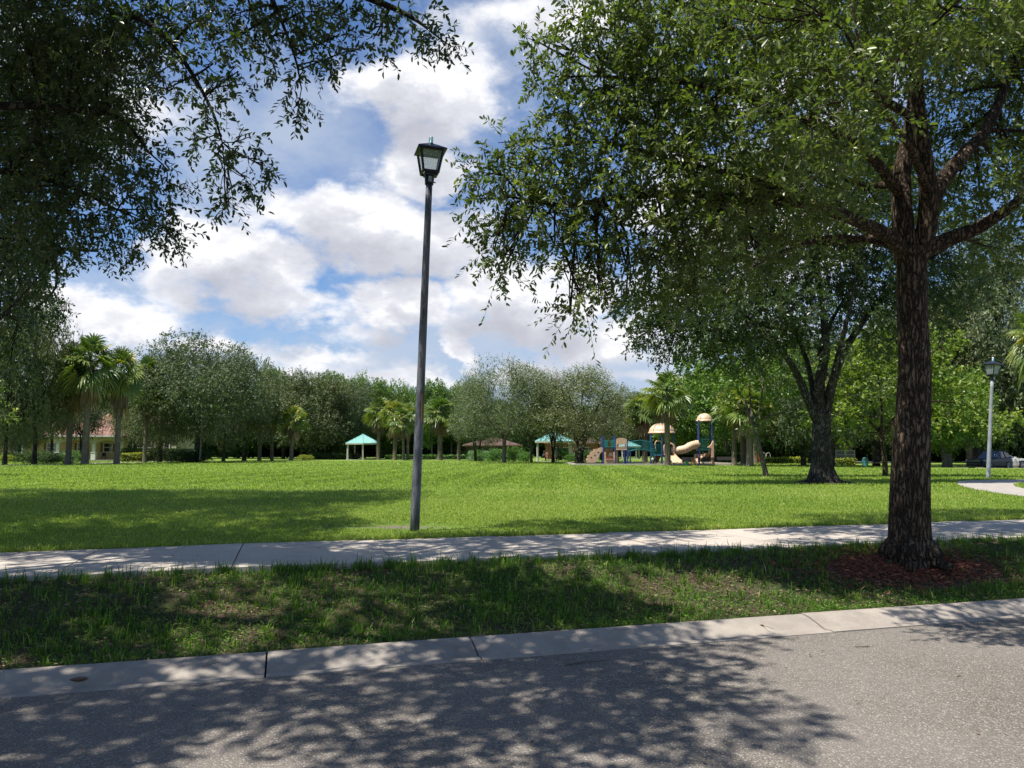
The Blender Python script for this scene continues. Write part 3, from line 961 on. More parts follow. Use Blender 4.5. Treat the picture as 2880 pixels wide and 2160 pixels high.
    for _ in range(75):
        x, y = r2.uniform(-9.5, 1.2), r2.uniform(-1.2, 5.4)
        z = r2.uniform(5.6, 8.6)
        if y > 0 and z < CAMZ + y * .80 + .9:
            z = CAMZ + y * .80 + 1.0
        # leave the right part of the road in the sun
        if x > -4.15 + .62 * (6.4 - y) and x > -1.0:
            continue
        C2.append((x - base[0], y - base[1], z - base[2]))
    for _ in range(44):
        x, y = r2.uniform(-9.5, -1.3), r2.uniform(4.8, 11.0)
        C2.append((x - base[0], y - base[1], CAMZ + .66 * y + r2.uniform(1.0, 2.6) - base[2]))
    C2 = np.array(C2)
    R2 = rng.uniform(.45, .85, len(C2))
    connect(g, nodes, C2, .03, .01, 5, .1, 3, R2, .014)
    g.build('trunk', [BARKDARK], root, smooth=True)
    g = Geo()
    B, D, I = clump_points(C, np.stack([Rr * 1.05, Rr * 1.05, Rr * 1.0], 1) * np.where(C[:, :1] > 4.6, .86, 1.06), 115, .1)
    small = (Rr[I] < .13)
    sprays(g, B, D * .8 + rnd_dir(len(B)) * .5 + np.array([0, 0, -.15]), 10, .20, .066, .44, .35, 'fold', .0024)
    # hanging tips
    tips = np.array([Wp(a, b, d) for a, b, d in [(645, 560, 6.9), (690, 480, 6.9), (735, 470, 6.8), (1255, 125, 6.4), (838, 290, 6.6), (500, 680, 7.8), (560, 380, 6.9), (905, 180, 6.6), (1060, 135, 6.5), (480, 625, 7.8), (1195, 90, 6.4), (375, 700, 8), (300, 715, 8.1), (520, 500, 7.6), (450, 640, 7.9)]])
    B3 = np.repeat(tips, 5, 0) + rng.normal(size=(len(tips) * 5, 3)) * .05
    sprays(g, B3, rnd_dir(len(B3)) * .5 + np.array([.25, 0, -.8]), 10, .20, .058, .42, .2, 'fold', .0024)
    B, D, I = clump_points(C2, np.stack([R2, R2, R2 * .7], 1), 66, .2)
    sprays(g, B, D * .8 + rnd_dir(len(B)) * .5, 11, .34, .10, .55, .3, 'fold', .003)
    print('over oak verts', g.n)
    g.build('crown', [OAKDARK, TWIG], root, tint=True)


def lawn_oak():
    """tall oak left of the frame; its shade lies over the left of the lawn"""
    base = np.array([-14.5, 14.5, float(gz(-14.5, 14.5))])
    root = empty('oak_tree', base)
    tag(root, 'tall shady oak at the left edge behind the overhanging boughs', 'tree')
    g = Geo()
    Wp = lambda px, py, Y: sight(px, py, Y) - base
    P = limb(g, [(0, 0, -.1), (.1, 0, 1.5), (0, .1, 3.0), (.1, 0, 4.2)], .3, .22, 20, 8, bark_wob(.05, 16, 5, .4, .2))
    nodes = nodes_of(P[-4:], .2, .2)
    top = P[-1]
    for e in [(3.5, 2.0, 7.5), (2.6, -.5, 8.5), (0, 3.0, 8.5), (-2.5, .5, 8), (1.2, 1, 10.5), (4.5, 3.5, 6.0), (3.5, .5, 4.6)]:
        Q = limb(g, [top - (0, 0, .2), (top + np.array(e)) / 2 + (0, 0, .5), e], .14, .03, 10, 6)
        nodes += nodes_of(Q[2:], .14, .03)
    CL = [(60, 80, 15, .9), (220, 60, 16, .8), (60, 260, 15, .9), (200, 250, 16, .8), (80, 430, 16, .8), (220, 440, 17, .7), (50, 600, 16, .7), (150, 620, 17, .6), (40, 760, 17, .6), (110, 760, 18, .45), (20, 900, 18, .5), (90, 880, 19, .4), (30, 1010, 19, .4),
          (280, 140, 17, .7), (-150, 300, 15, 1), (-300, 600, 15, 1), (-150, 850, 16, .8), (-200, 0, 14, 1.1), (150, -150, 15, 1.1), (-50, -350, 14, 1.2), (350, -150, 16, 1.0), (150, -400, 16, 1.1), (-400, 200, 14, 1.2), (-500, -100, 14, 1.2), (300, 330, 19, .7), (60, 700, 20, .6), (20, 650, 19, .8), (60, 760, 21, .7), (20, 860, 20, .6), (110, 840, 21, .5), (0, 960, 20, .5)]
    C = np.array([Wp(a, b, d) for a, b, d, r in CL])
    Rr = np.array([r for *_, r in CL])
    r4 = random.Random(11)
    hi = []
    for _ in range(90):
        x, y = r4.uniform(-22, -7.2), r4.uniform(7.5, 19.5)
        if x > -8 - (y - 14) * .35:
            continue
        hi.append((x - base[0], y - base[1], CAMZ + .64 * y + r4.uniform(1.2, 3.0) - base[2]))
    C = np.concatenate([C, np.array(hi)])
    Rr = np.concatenate([Rr, np.full(len(hi), 1.15)])
    connect(g, nodes, C, .05, .015, 6, .08, 4, Rr, .018)
    g.build('trunk', [BARKDARK], root, smooth=True)
    g = Geo()
    B, D, I = clump_points(C, np.stack([Rr * 1.2, Rr * 1.2, Rr * .9], 1), 38, .25)
    sprays(g, B, D * .8 + rnd_dir(len(B)) * .5, 9, .42, .125, .5, .3, 'leaf' if False else 'fold', .005)
    print('lawn oak', g.n)
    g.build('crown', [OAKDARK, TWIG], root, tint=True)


big_oak()
over_oak()
lawn_oak()


# ---------------- second oak, in the lawn ----------------
def second_oak():
    base = ground_at(2316, 1362, .43)
    Y0 = base[1]
    root = empty('oak_tree', base)
    tag(root, 'spreading multi-stemmed oak with dark flared trunk standing in the lawn', 'tree')
    g = Geo()
    W3 = lambda px, py, dy=0.0: sight(px, py, Y0 + dy) - base
    limb(g, [(0, 0, -.15), W3(2312, 1300), W3(2310, 1230), W3(2312, 1160)], .36, .30, 48, 14, bark_wob(.06, 18, 9, .75, .45))
    for a in (185, 215, 320, 350, 20, 150, 270):
        c_, s_ = math.cos(R(a)), math.sin(R(a))
        l = random.uniform(.8, 1.5)
        limb(g, [(c_ * .3, s_ * .3, .25), (c_ * .55, s_ * .55, .06), (c_ * l, s_ * l, -.02), (c_ * (l + .5), s_ * (l + .5), -.1)], .16, .04, 8, 4, bark_wob(.08, 7, a))
    nodes = []

    def lm(pts, r0, r1, seed):
        Q = limb(g, pts, r0, r1, 14, 6, bark_wob(.06, 8, seed))
        nodes.extend(nodes_of(Q[2:], r0, r1))
    lm([W3(2296, 1180), W3(2262, 1100), W3(2240, 1050), W3(2195, 980, -.3), W3(2150, 930, -.6), W3(2080, 880, -1), W3(1980, 850, -1.2)], .17, .03, 1)
    lm([W3(2308, 1190), W3(2305, 1080), W3(2322, 990), W3(2318, 900), W3(2300, 780), W3(2290, 650), W3(2280, 500)], .22, .04, 2)
    lm([W3(2318, 1190), W3(2340, 1080, .2), W3(2368, 1000, .3), W3(2410, 930, .5), W3(2470, 850, .6), W3(2560, 760, .8), W3(2660, 700, 1)], .19, .04, 3)
    lm([W3(2325, 1170), W3(2345, 1050, -.4), W3(2375, 930, -.7), W3(2400, 820, -.8), W3(2420, 680, -1)], .13, .03, 4)
    lm([W3(2290, 1170), W3(2280, 1060, .8), W3(2240, 940, 1.5), W3(2160, 800, 2), W3(2080, 700, 2.5)], .12, .03, 5)
    lm([W3(2305, 1000), W3(2340, 900, 1.5), W3(2400, 800, 2.8), W3(2450, 700, 3.5)], .10, .03, 6)
    CL = [(1800, 870, -1.2, .8), (1860, 930, -1.2, .7), (1790, 950, -1.0, .35), (1880, 990, -1, .4), (1920, 860, -1, 1.1), (1960, 960, -1, .8), (2020, 880, -1.2, 1.1), (2060, 980, -1, .8), (2110, 890, -1, 1.1), (2180, 880, 1, 1.2), (2140, 1000, -.6, .55),
          (1990, 760, 0, 1.3), (2100, 760, 0, 1.3), (2220, 760, 0, 1.4), (2340, 760, .6, 1.4), (2250, 860, -1.5, .8), (2290, 930, 1.2, .8), (2400, 850, 1.6, .9), (2460, 780, 0, 1.2), (2440, 900, -.6, .6), (2520, 860, .5, .9), (2580, 760, 1, 1.2),
          (2050, 640, 0, 1.3), (2200, 620, 0, 1.5), (2350, 620, 0, 1.5), (2500, 640, 0, 1.4), (2650, 680, 1, 1.3), (2700, 800, 1, 1), (2280, 480, 0, 1.6), (2430, 480, 0, 1.5), (2130, 500, 0, 1.4), (2000, 560, 2, 1.2), (2580, 520, 0, 1.4), (2620, 880, 1, .8), (1900, 760, .5, .8), (2350, 980, -1.2, .35), (2200, 940, 2, .8), (2490, 960, 1.5, .6)]
    C = np.array([W3(a, b, d) for a, b, d, r in CL])
    Rr = np.array([r for *_, r in CL])
    connect(g, nodes, C, .05, .015, 6, .10, 5, Rr, .02)
    g.build('trunk', [BARKDARK], root, smooth=True)
    g = Geo()
    B, D, I = clump_points(C, np.stack([Rr * 1.15, Rr * 1.15, Rr * .85], 1), 46, .25)
    ct = rng.random(len(C))
    tw = np.clip(ct[I] * .3 + rng.random(len(B)) * .7, 0, 1)
    sprays(g, B, D * .8 + rnd_dir(len(B)) * .5, 10, .45, .14, .52, .3, 'fold', .006, clump_tint=tw)
    print('second oak', g.n)
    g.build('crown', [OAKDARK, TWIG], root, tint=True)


second_oak()


# ---------------- smaller broad-leaved trees with pale foliage ----------------
def pale_tree(name, label, bx, by, stem, stem_r, limbs, clumps, leaf=.16, dens=14, mat=LIGHT, bark=BARKGREY, wz=.7, group=None, cat='tree'):
    base = ground_at(bx, by, .43)
    Y0 = base[1]
    root = empty(name, base)
    tag(root, label, cat, group)
    g = Geo()
    W3 = lambda p: sight(p[0], p[1], Y0 + (p[2] if len(p) > 2 else 0)) - base
    P = limb(g, [np.array([0, 0, -.1])] + [W3(p) for p in stem], stem_r, stem_r * .72, 18, 8, bark_wob(.06, 10, 3, .35, .15))
    nodes = nodes_of(P[-3:], stem_r, stem_r)
    for pts in limbs:
        Q = limb(g, [P[-1] - np.array([0, 0, .08])] + [W3(p) for p in pts], stem_r * .5, stem_r * .12, 8, 6)
        nodes += nodes_of(Q[1:], stem_r * .5, stem_r * .12)
    C = np.array([W3(c[:3]) for c in clumps])
    Rr = np.array([c[3] for c in clumps])
    connect(g, nodes, C, .02, .007, 5, .08, 5, Rr, .011)
    g.build('trunk', [bark], root, smooth=True)
    g = Geo()
    B, D, I = clump_points(C, np.stack([Rr * 1.15, Rr * 1.15, Rr * wz], 1), dens * 1.8, .2)
    ct = rng.random(len(C))
    tw = np.clip(ct[I] * .35 + rng.random(len(B)) * .7, 0, 1)
    sprays(g, B, D * .8 + rnd_dir(len(B)) * .5, 7, .5, leaf, .75, .2, 'fold', .006, clump_tint=tw, tuft=False)
    g.build('crown', [mat, TWIG], root, tint=True)
    return root


pale_tree('young_tree', 'leaning young tree with forked trunk and pale green leaves right of the tall play tower', 2158, 1343,
          [(2148, 1310), (2138, 1270), (2130, 1235), (2122, 1200)], .125,
          [[(2100, 1160, -.2), (2060, 1130, -.3), (2030, 1110, -.4)], [(2110, 1130, .5), (2108, 1060, .8), (2100, 980, 1)], [(2140, 1130, -.4), (2150, 1040, -.4), (2160, 960, 0)], [(2160, 1170, .2), (2200, 1160, .3), (2260, 1130, .5)], [(2090, 1120, 1), (2040, 1050, 1.5), (1990, 1000, 1.8)]],
          [(2030, 1090, -.4, .9), (1985, 1020, 1, 1.1), (1960, 980, 1.4, .8), (2050, 1000, 0, 1.1), (2100, 940, 1, 1.1), (2160, 960, 0, 1.1), (2220, 1000, .5, 1.0), (2180, 1060, -.5, .9), (2110, 1040, -1, .9), (2260, 1080, .6, .8), (1930, 1060, 1, .7), (2030, 940, 1, .9), (2190, 1130, .8, .6),
           (2140, 1230, .5, .35), (2100, 1190, -.6, .3)], .17, 13, BROAD)
pale_tree('young_tree', 'small tree with rusty patched trunk and bright yellow-green leaves behind the big oak trunk', 2491, 1343,
          [(2488, 1300), (2484, 1260), (2478, 1220)], .13,
          [[(2440, 1180, 0), (2390, 1160, -.4), (2330, 1170, -.8)], [(2480, 1150, 0), (2470, 1060, .3), (2460, 980, .4)], [(2520, 1170, .3), (2580, 1120, .5), (2640, 1090, .8)], [(2450, 1130, .8), (2410, 1050, 1.2), (2390, 980, 1.2)], [(2560, 1140, -.5), (2660, 1130, -.5), (2740, 1150, -.5)]],
          [(2330, 1160, -.7, .8), (2290, 1190, -.9, .5), (2390, 1120, 0, .9), (2390, 1020, 1, 1.1), (2440, 960, 1, 1), (2470, 1060, 0, 1.1), (2440, 1170, .5, .7), (2540, 1130, 0, .8), (2560, 1020, .8, 1.2), (2520, 940, .6, 1), (2630, 1060, .6, 1.1), (2700, 1110, 0, .9), (2740, 1170, -.6, .6), (2660, 1180, -.6, .5), (2800, 1190, -.5, .5), (2620, 960, 1, 1), (2380, 1230, .2, .35), (2540, 1200, .4, .5), (2850, 1180, .3, .5), (2350, 1080, .5, .8)], .19, 13, LIGHT, BARK)

pale_tree('young_tree', 'lime green sprigs of a young tree reaching in at the left edge', -110, 1340,
          [(-108, 1300), (-104, 1240)], .09,
          [[(-60, 1180, 0), (-20, 1130, 0), (10, 1060, 0)], [(-120, 1150, 0), (-110, 1080, 0)], [(-50, 1190, -.4), (0, 1170, -.4)]],
          [(5, 1062, 0, .30), (-10, 1110, .1, .26), (12, 1168, -.3, .26), (-70, 1110, 0, .6), (-130, 1060, 0, .7), (-90, 1170, .3, .5)], .15, 16, LIGHT)

# ------------------------------------------------------------------ tree templates for the far side of the park
STORE = []


def place(tpl, X, Y, w, h, label, cat, group=None, name=None, rz=None, first={}):
    """w, h are multipliers of the template"""
    key = tpl.name
    if key not in first:
        first[key] = 1
        o = tpl
    else:
        o = copy_tree(tpl)
    o.location = (X, Y, float(gz(X, Y)) - .05)
    o.scale = (w, w, h)
    o.rotation_euler = (0, 0, random.uniform(0, 6.28) if rz is None else rz)
    for k in ('label', 'category', 'group'):
        if k in o:
            del o[k]
    tag(o, label, cat, group)
    return o


def crown_tree(name, H, Wd, trunk_h, trunk_r, mat, bark, n_clump, clump_r, per, leaf, lw, n_leaf, tw_len, up=0.0, stems=1, seed=1, squash=.8, shape='card', low=0.0, tuft=True, droop=.2):
    """tree of unit placement: height H, crown width Wd"""
    global rng
    keep = rng
    rng = np.random.default_rng(seed)
    rr = random.Random(seed)
    root = empty(name)
    g = Geo()
    nodes = []
    for k in range(stems):
        a = rr.uniform(0, 6.28)
        off = 0 if stems == 1 else trunk_r * .8
        x0, y0 = math.cos(a) * off, math.sin(a) * off
        lean = rr.uniform(.1, .5)
        P = limb(g, [(x0, y0, -.15), (x0 * 1.2 + rr.uniform(-.1, .1), y0 * 1.2, trunk_h * .5), (x0 + math.cos(a) * lean, y0 + math.sin(a) * lean, trunk_h)], trunk_r, trunk_r * .7, 10, 5, bark_wob(.06, 6, seed, .5, .3))
        nodes += nodes_of(P[-2:], trunk_r, trunk_r * .7)
        for q in range(5):
            b = a + q * 2.4 + rr.uniform(-.4, .4)
            rad = Wd * .5 * rr.uniform(.35, .7)
            e = np.array([math.cos(b) * rad, math.sin(b) * rad, trunk_h + (H - trunk_h) * rr.uniform(.35, .8)])
            Q = limb(g, [P[-1] - (0, 0, .1), P[-1] * .5 + e * .5 + np.array([0, 0, -.1 * rad]), e], trunk_r * .55, trunk_r * .12, 6, 4)
            nodes += nodes_of(Q[1:], trunk_r * .5, trunk_r * .12)
    C = []
    zc, zr = trunk_h * (1 - low) + (H - trunk_h * (1 - low)) * .5, (H - trunk_h * (1 - low)) * .5
    while len(C) < n_clump:
        d = rng.normal(size=3)
        d /= np.linalg.norm(d)
        q = rr.uniform(.25, 1) ** .45
        c = np.array([d[0] * Wd * .5 * q, d[1] * Wd * .5 * q, zc + d[2] * zr * q])
        w_ = 1 - .30 * max(0, d[2])
        c[0] *= w_; c[1] *= w_
        C.append(c)
    C = np.array(C)
    Rr = clump_r * np.array([rr.uniform(.7, 1.25) for _ in C])
    C[:, 2] = np.clip(C[:, 2], None, H - Rr * squash)
    connect(g, nodes, C[::2], trunk_r * .16, .02, 4, .05, 2, Rr[::2], .02)
    g.build('trunk', [bark], root, smooth=True)
    g = Geo()
    B, D, I = clump_points(C, np.stack([Rr, Rr, Rr * squash], 1), per, .35)
    ct = rng.random(len(C))
    tw = np.clip(ct[I] * .45 + rng.random(len(B)) * .6, 0, 1)
    sprays(g, B, D * .7 + rnd_dir(len(B)) * .4 + np.array([0, 0, up]), n_leaf, tw_len, leaf, lw, droop, shape, None, 0, 0, tw, tuft)
    print(name, seed, 'verts', g.n)
    g.build('crown', [mat], root, tint=True)
    rng = keep
    return root


def fan_palm(H, seed, n_green=34, n_dead=16, blade=1.05, trunk_r=.17, skirt=1.0, lean=.0, boots=False):
    global rng
    keep = rng
    rng = np.random.default_rng(seed)
    rr = random.Random(seed)
    root = empty('palm_tree')
    g = Geo()
    P = limb(g, [(0, 0, -.1), (lean * .2, 0, H * .35), (lean * .7, 0, H * .7), (lean, 0, H)], trunk_r * 1.15, trunk_r * .95, 14, 10, bark_wob(.05, 0, seed, .35, .10))
    if boots:      # criss-cross stubs of old leaf stalks under the crown
        for k in range(46):
            z = H * rr.uniform(.45, .98)
            a = rr.uniform(0, 6.28)
            c_, s_ = math.cos(a), math.sin(a)
            x = np.interp(z, P[:, 2], P[:, 0])
            limb(g, [(x + c_ * trunk_r * .8, s_ * trunk_r * .8, z), (x + c_ * trunk_r * 1.6, s_ * trunk_r * 1.6, z + .28)], .05, .02, 4, 2)
    g.build('trunk', [PALMBARK], root, smooth=True)

    def frond(g, top, a, e, L, seg, dead):
        """costapalmate fan: a stalk, then a fan of drooping folded strips"""
        c_, s_ = math.cos(a), math.sin(a)
        out = np.array([c_, s_, 0])
        d0 = out * math.cos(e) + np.array([0, 0, math.sin(e)])
        pet = L * rr.uniform(.75, 1.1)
        drop = .35 if not dead else .9
        Q = spline([top, top + d0 * pet * .5 + np.array([0, 0, -.02]), top + d0 * pet + np.array([0, 0, -drop * pet * .35])], 4)
        g.tube(Q, np.linspace(.03, .014, len(Q)), 4, 0, False)
        hub = Q[-1]
        T = unit((Q[-1] - Q[-3])[None])[0]
        sd = unit(np.cross(T, [0, 0, 1.0])[None])[0]
        roll = rr.uniform(-1.0, 1.0) * (1.0 if not dead else .5)
        n0 = np.cross(sd, T)
        sd = sd * math.cos(roll) + n0 * math.sin(roll)
        nr = np.cross(sd, T)
        nb = seg
        th = np.linspace(-1.9, 1.9, nb) if not dead else np.linspace(-1.0, 1.0, nb)
        th = th + rng.normal(size=nb) * .05
        base_t = rr.uniform(0, .8)
        Vs, Fs, tn = [], [], []
        for k, t in enumerate(th):
            d = T * math.cos(t) + sd * math.sin(t)
            ll = L * (.72 + .28 * math.cos(t * .8)) * rr.uniform(.85, 1.08)
            fold = .10 * (1 if k % 2 else -1)
            w = .046 if not dead else .032
            sag = (1.0 - abs(math.cos(t)) * .25) * ((.42 if not dead else 1.0))
            wv = unit(np.cross(d, nr + sd * fold * 4)[None])[0] * w
            b = len(Vs)
            for q, wq in ((0, .35), (.4, 1.0), (.75, .75), (1.0, .08)):
                dr = np.array([0, 0, -1.0]) * ll * sag * q ** 2.4
                p = hub + d * ll * q * (1 - .25 * sag * q * q) + dr + nr * (abs(t) * .10 * q * ll)
                Vs += [p - wv * wq, p + wv * wq]
                tn += [np.clip(base_t + rr.uniform(0, .2), 0, 1)] * 2
            for j in range(3):
                Fs.append((b + 2 * j, b + 2 * j + 1, b + 2 * j + 3, b + 2 * j + 2))
        g.add(Vs, Fs, 0, tn)
    top = P[-1]
    g = Geo()
    for k in range(n_green):
        e = R(84 - 135 * (k / n_green) ** .9 + rr.uniform(-12, 12))
        frond(g, top + np.array([0, 0, .15 - .5 * k / n_green]), k * 2.39996 + rr.uniform(-.2, .2), e, blade * rr.uniform(.75, 1.05), 20, False)
    g.build('crown', [PALM], root, tint=True)
    g = Geo()
    for k in range(n_dead):
        e = R(-35 - 40 * (k / n_dead) + rr.uniform(-8, 8))
        frond(g, top + np.array([0, 0, -.35 - .5 * skirt * k / n_dead]), k * 2.39996 + rr.uniform(-.3, .3), e, blade * rr.uniform(.5, .85), 14, True)
    g.build('dry_frond', [PALMDEAD], root, tint=True)
    rng = keep
    return root


# templates -------------------------------------------------------
T_OAK = [crown_tree('oak_tree', 12, 13, 3.2, .34, FAROAK, BARKDARK, 74, 1.55, 12, .26, .5, 6, .8, .25, 1, 21, low=.25),
         crown_tree('oak_tree', 12, 13, 3.0, .30, FAROAK, BARKDARK, 70, 1.6, 12, .26, .5, 6, .8, .35, 2, 22, low=.3)]
T_LOOSE = [crown_tree('oak_tree', 11, 9.5, 2.6, .24, LOOSEOAK, BARKGREY, 58, 1.15, 15, .19, .42, 7, .95, .75, 1, 31, .95, low=.15, tuft=False, droop=.1),
           crown_tree('oak_tree', 11, 9.5, 2.4, .26, LOOSEOAK, BARKDARK, 64, 1.15, 15, .19, .42, 7, .95, .65, 2, 32, .95, low=.15, tuft=False, droop=.1)]
T_BROAD = [crown_tree('broadleaf_tree', 12, 11, 4, .26, BROAD, BARKGREY, 56, 1.5, 9, .42, .5, 5, .8, .2, 1, 41, low=.3),
           crown_tree('broadleaf_tree', 12, 11, 4, .26, BROAD, BARKGREY, 50, 1.4, 10, .36, .45, 6, 1.0, .5, 1, 42, low=.3, tuft=False)]
T_WOOD = [crown_tree('woodland_tree', 12, 12, 4.5, .24, FOREST, BARKGREY, 60, 1.7, 9, .36, .6, 5, .8, .2, 1, 51, low=.75),
          crown_tree('woodland_tree', 12, 12, 5, .2, FOREST, BARKGREY, 55, 1.7, 9, .36, .6, 5, .8, .2, 1, 52, low=.8)]
T_SMALL = [crown_tree('small_tree', 6.5, 6.5, 3.0, .16, FAROAK, BARKDARK, 34, .95, 22, .2, .5, 6, .55, .2, 2, 81, .75, low=.0)]
T_PALM = [fan_palm(6.2, 61, 50, 17, 1.15), fan_palm(5.4, 62, 46, 12, 1.05, .15, lean=.3), fan_palm(6.0, 63, 52, 20, 1.2, .2, 1.0, 0, True)]
T_BUSH = [crown_tree('shrub', 1.6, 2.0, .3, .05, SHRUB, BARKGREY, 16, .45, 60, .13, .5, 6, .35, .3, 2, 71, low=.9),
          crown_tree('shrub', 1.6, 2.0, .3, .05, FOREST, BARKGREY, 16, .45, 60, .13, .5, 6, .35, .3, 2, 72, low=.9)]


def far(tplist, k, px, D, py_top, w_px, label, cat, H0, W0, group=None, rz=None, hmul=1.0):
    X = (px - 1440) / FPX * D
    gl = float(gz(X, D))
    htop = CAMZ + math.tan(R(angles(px, py_top)[1])) * math.hypot(X, D) - gl
    w = w_px / FPX * D / W0
    return place(tplist[k % len(tplist)], X, D, w, max(.1, htop / H0 * hmul), label, cat, group, None, rz)


OK_ = lambda k, px, D, top, w, label, group=None: far(T_OAK, k, px, D, top, w, label, 'tree', 12, 13, group)
LO_ = lambda k, px, D, top, w, label, group=None: far(T_LOOSE, k, px, D, top, w, label, 'tree', 11.3, 9.8, group)
BR_ = lambda k, px, D, top, w, label, group=None: far(T_BROAD, k, px, D, top, w, label, 'tree', 12.2, 11.4, group)
WO_ = lambda k, px, D, top, w, label, group=None: far(T_WOOD, k, px, D, top, w, label, 'tree', 12.3, 12.5, group)


def PA_(k, px, D, py_top, label, group=None, w=1.0, rz=None):
    return far(T_PALM, k, px, D, py_top, 3.9 * FPX / D * w, label, 'palm tree', [8.0, 7.1, 7.9][k % 3], 3.9, group, rz)


# left group
OK_(0, 560, 86, 940, 350, 'big round grey-green oak behind the group of palms on the left')
OK_(1, 455, 90, 985, 200, 'oak with dark leaning trunk right behind the fan palms')
OK_(1, 380, 99, 1020, 150, 'low oak in front of the arched porch of the yellow house')
OK_(0, 103, 72, 835, 230, 'dark oak with straight trunk below the overhanging boughs')
OK_(1, 22, 68, 900, 220, 'dark oak at the left edge with leaning trunk')
OK_(0, 58, 92, 1130, 150, 'small forked tree in front of the house window')
PA_(0, 245, 72, 932, 'tallest fan palm of the left group with thick brown skirt', w=1.6)
PA_(2, 198, 73, 955, 'fan palm half hidden behind the tallest one on the left', w=1.15)
PA_(2, 334, 74, 965, 'fan palm with criss-cross leaf stubs on its trunk', w=1.15)
PA_(1, 412, 82, 990, 'fan palm with green drooping crown at the right of the left group', w=1.25)
OK_(0, 690, 104, 985, 200, 'grey-green oak with pale trunk left of the middle palms')
OK_(1, 630, 98, 1010, 170, 'oak between the big round oak and the middle palms')
PA_(0, 733, 106, 1098, 'fan palm nearest the pale oak trunk', 'fan palms left of the gazebo', 1.3)
PA_(1, 768, 108, 1100, 'leaning fan palm in the middle cluster', 'fan palms left of the gazebo', 1.3)
PA_(2, 822, 106, 1135, 'short fan palm with thin trunk beside the open gap', 'fan palms left of the gazebo', 1.2)
OK_(1, 885, 124, 1045, 270, 'wide grey oak with forked trunk behind the clear gazebo')
OK_(0, 800, 130, 1055, 180, 'oak crown between the middle palms and the wide grey oak')
OK_(0, 985, 128, 1075, 170, 'oak with dark understorey directly behind the gazebo')
PA_(0, 1066, 116, 1112, 'fan palm with pale trunk right of the gazebo roof', 'fan palms behind the lamp post', 1.3)
PA_(2, 1112, 112, 1120, 'fan palm with thick trunk left of the lamp post', 'fan palms behind the lamp post', 1.35)
PA_(1, 1136, 108, 1140, 'two slim palm trunks under a drooping crown by the lamp post', 'fan palms behind the lamp post', 1.2)
PA_(1, 1148, 118, 1125, 'pale fan palm directly behind the lamp post', 'fan palms behind the lamp post', 1.25)
PA_(2, 1238, 110, 1108, 'big fan palm with long brown skirt right of the lamp post', 'fan palms behind the lamp post', 1.6)
PA_(0, 1291, 108, 1150, 'small dark fan palm between the big palm and the loose oaks', 'fan palms behind the lamp post', 1.2)
# loose oaks in the middle
LO_(0, 1418, 80, 1000, 270, 'loose feathery oak with straight pale trunk in the middle of the lawn edge')
LO_(1, 1340, 92, 1045, 150, 'thin feathery oak at the left of the middle pair')
LO_(0, 1494, 84, 1025, 170, 'slender dark-stemmed oak left of the far pavilion')
LO_(1, 1556, 86, 1050, 130, 'small crooked tree in front of the far pavilion')
LO_(1, 1626, 78, 1020, 300, 'wide feathery oak beside the climber of the playground')
LO_(0, 1735, 88, 1075, 170, 'feathery oak behind the play bridge')
# right half
PA_(0, 1876, 64, 1037, 'fan palm standing in front of the slides of the playground', None, 1.3)
PA_(2, 1812, 80, 1095, 'fan palm behind the wide play dome', None, 1.3)
PA_(1, 2062, 66, 1070, 'pale fan palm trunk right of the tall play tower', 'palm trunks right of the playground', 1.3)
PA_(0, 2088, 67, 1060, 'second palm trunk leaning beside the pale one', 'palm trunks right of the playground', 1.3)
PA_(2, 2106, 62, 1085, 'third palm trunk of the row by the leaning young tree', 'palm trunks right of the playground', 1.2)
PA_(1, 2122, 76, 1080, 'fan palm in the shade behind the leaning young tree', 'palm trunks right of the playground', 1.2)
BR_(0, 1955, 84, 1050, 240, 'bright leafy tree behind the tall play tower')
BR_(1, 2040, 92, 1010, 260, 'bright leafy tree behind the palm trunks')
BR_(1, 1900, 100, 1090, 200, 'leafy tree behind the tube slide')
OK_(1, 2250, 64, 960, 300, 'shaded oak behind the spreading oak')
OK_(0, 2335, 60, 930, 300, 'shaded oak with slim trunk seen through the clearing')
OK_(0, 2460, 86, 940, 340, 'dark oak far behind the big trunk')
OK_(1, 2590, 70, 830, 380, 'dense dark oak between the big trunk and the far lamp post')
OK_(0, 2740, 92, 800, 420, 'dense dark oak towering behind the parked car')
OK_(1, 2900, 66, 640, 460, 'tall shady oak at the right edge above the white car')
BR_(0, 2650, 62, 1030, 260, 'broad leafy tree left of the far lamp post')
PA_(2, 2660, 68, 1150, 'low palm with brown hanging fronds left of the dark car', None, 1.6)
PA_(0, 2720, 82, 1160, 'palm with dry fronds above the bonnet of the dark car', None, 1.6)
PA_(2, 2935, 40, 830, 'tall palm with brown skirt at the right edge', None, .8)
# background belt, nothing tells these apart
r3 = random.Random(3)
for i, px in enumerate(range(-260, 760, 85)):
    WO_(i, px, 135 + r3.uniform(-8, 8), 1090 + r3.uniform(-20, 40), 190, 'dark woodland tree in the belt behind the yellow house', 'woodland trees behind the house')
for i, px in enumerate(range(640, 1420, 62)):
    WO_(i, px, 148 + r3.uniform(-6, 6), 1110 + r3.uniform(-15, 15), 150, 'dark woodland tree in the belt behind gazebo and palms', 'woodland trees behind the gazebo')
for i, px in enumerate(range(1420, 2020, 75)):
    WO_(i, px, 172 + r3.uniform(-8, 8), 1110 + r3.uniform(-20, 25), 140, 'dark woodland tree in the belt behind the playground', 'woodland trees behind the playground')
for i, px in enumerate(range(2000, 3300, 90)):
    WO_(i, px, 118 + r3.uniform(-10, 10), (1010 if px < 2500 else 930) + r3.uniform(-30, 30), 230, 'dark woodland tree in the belt behind the right side', 'woodland trees at the right')
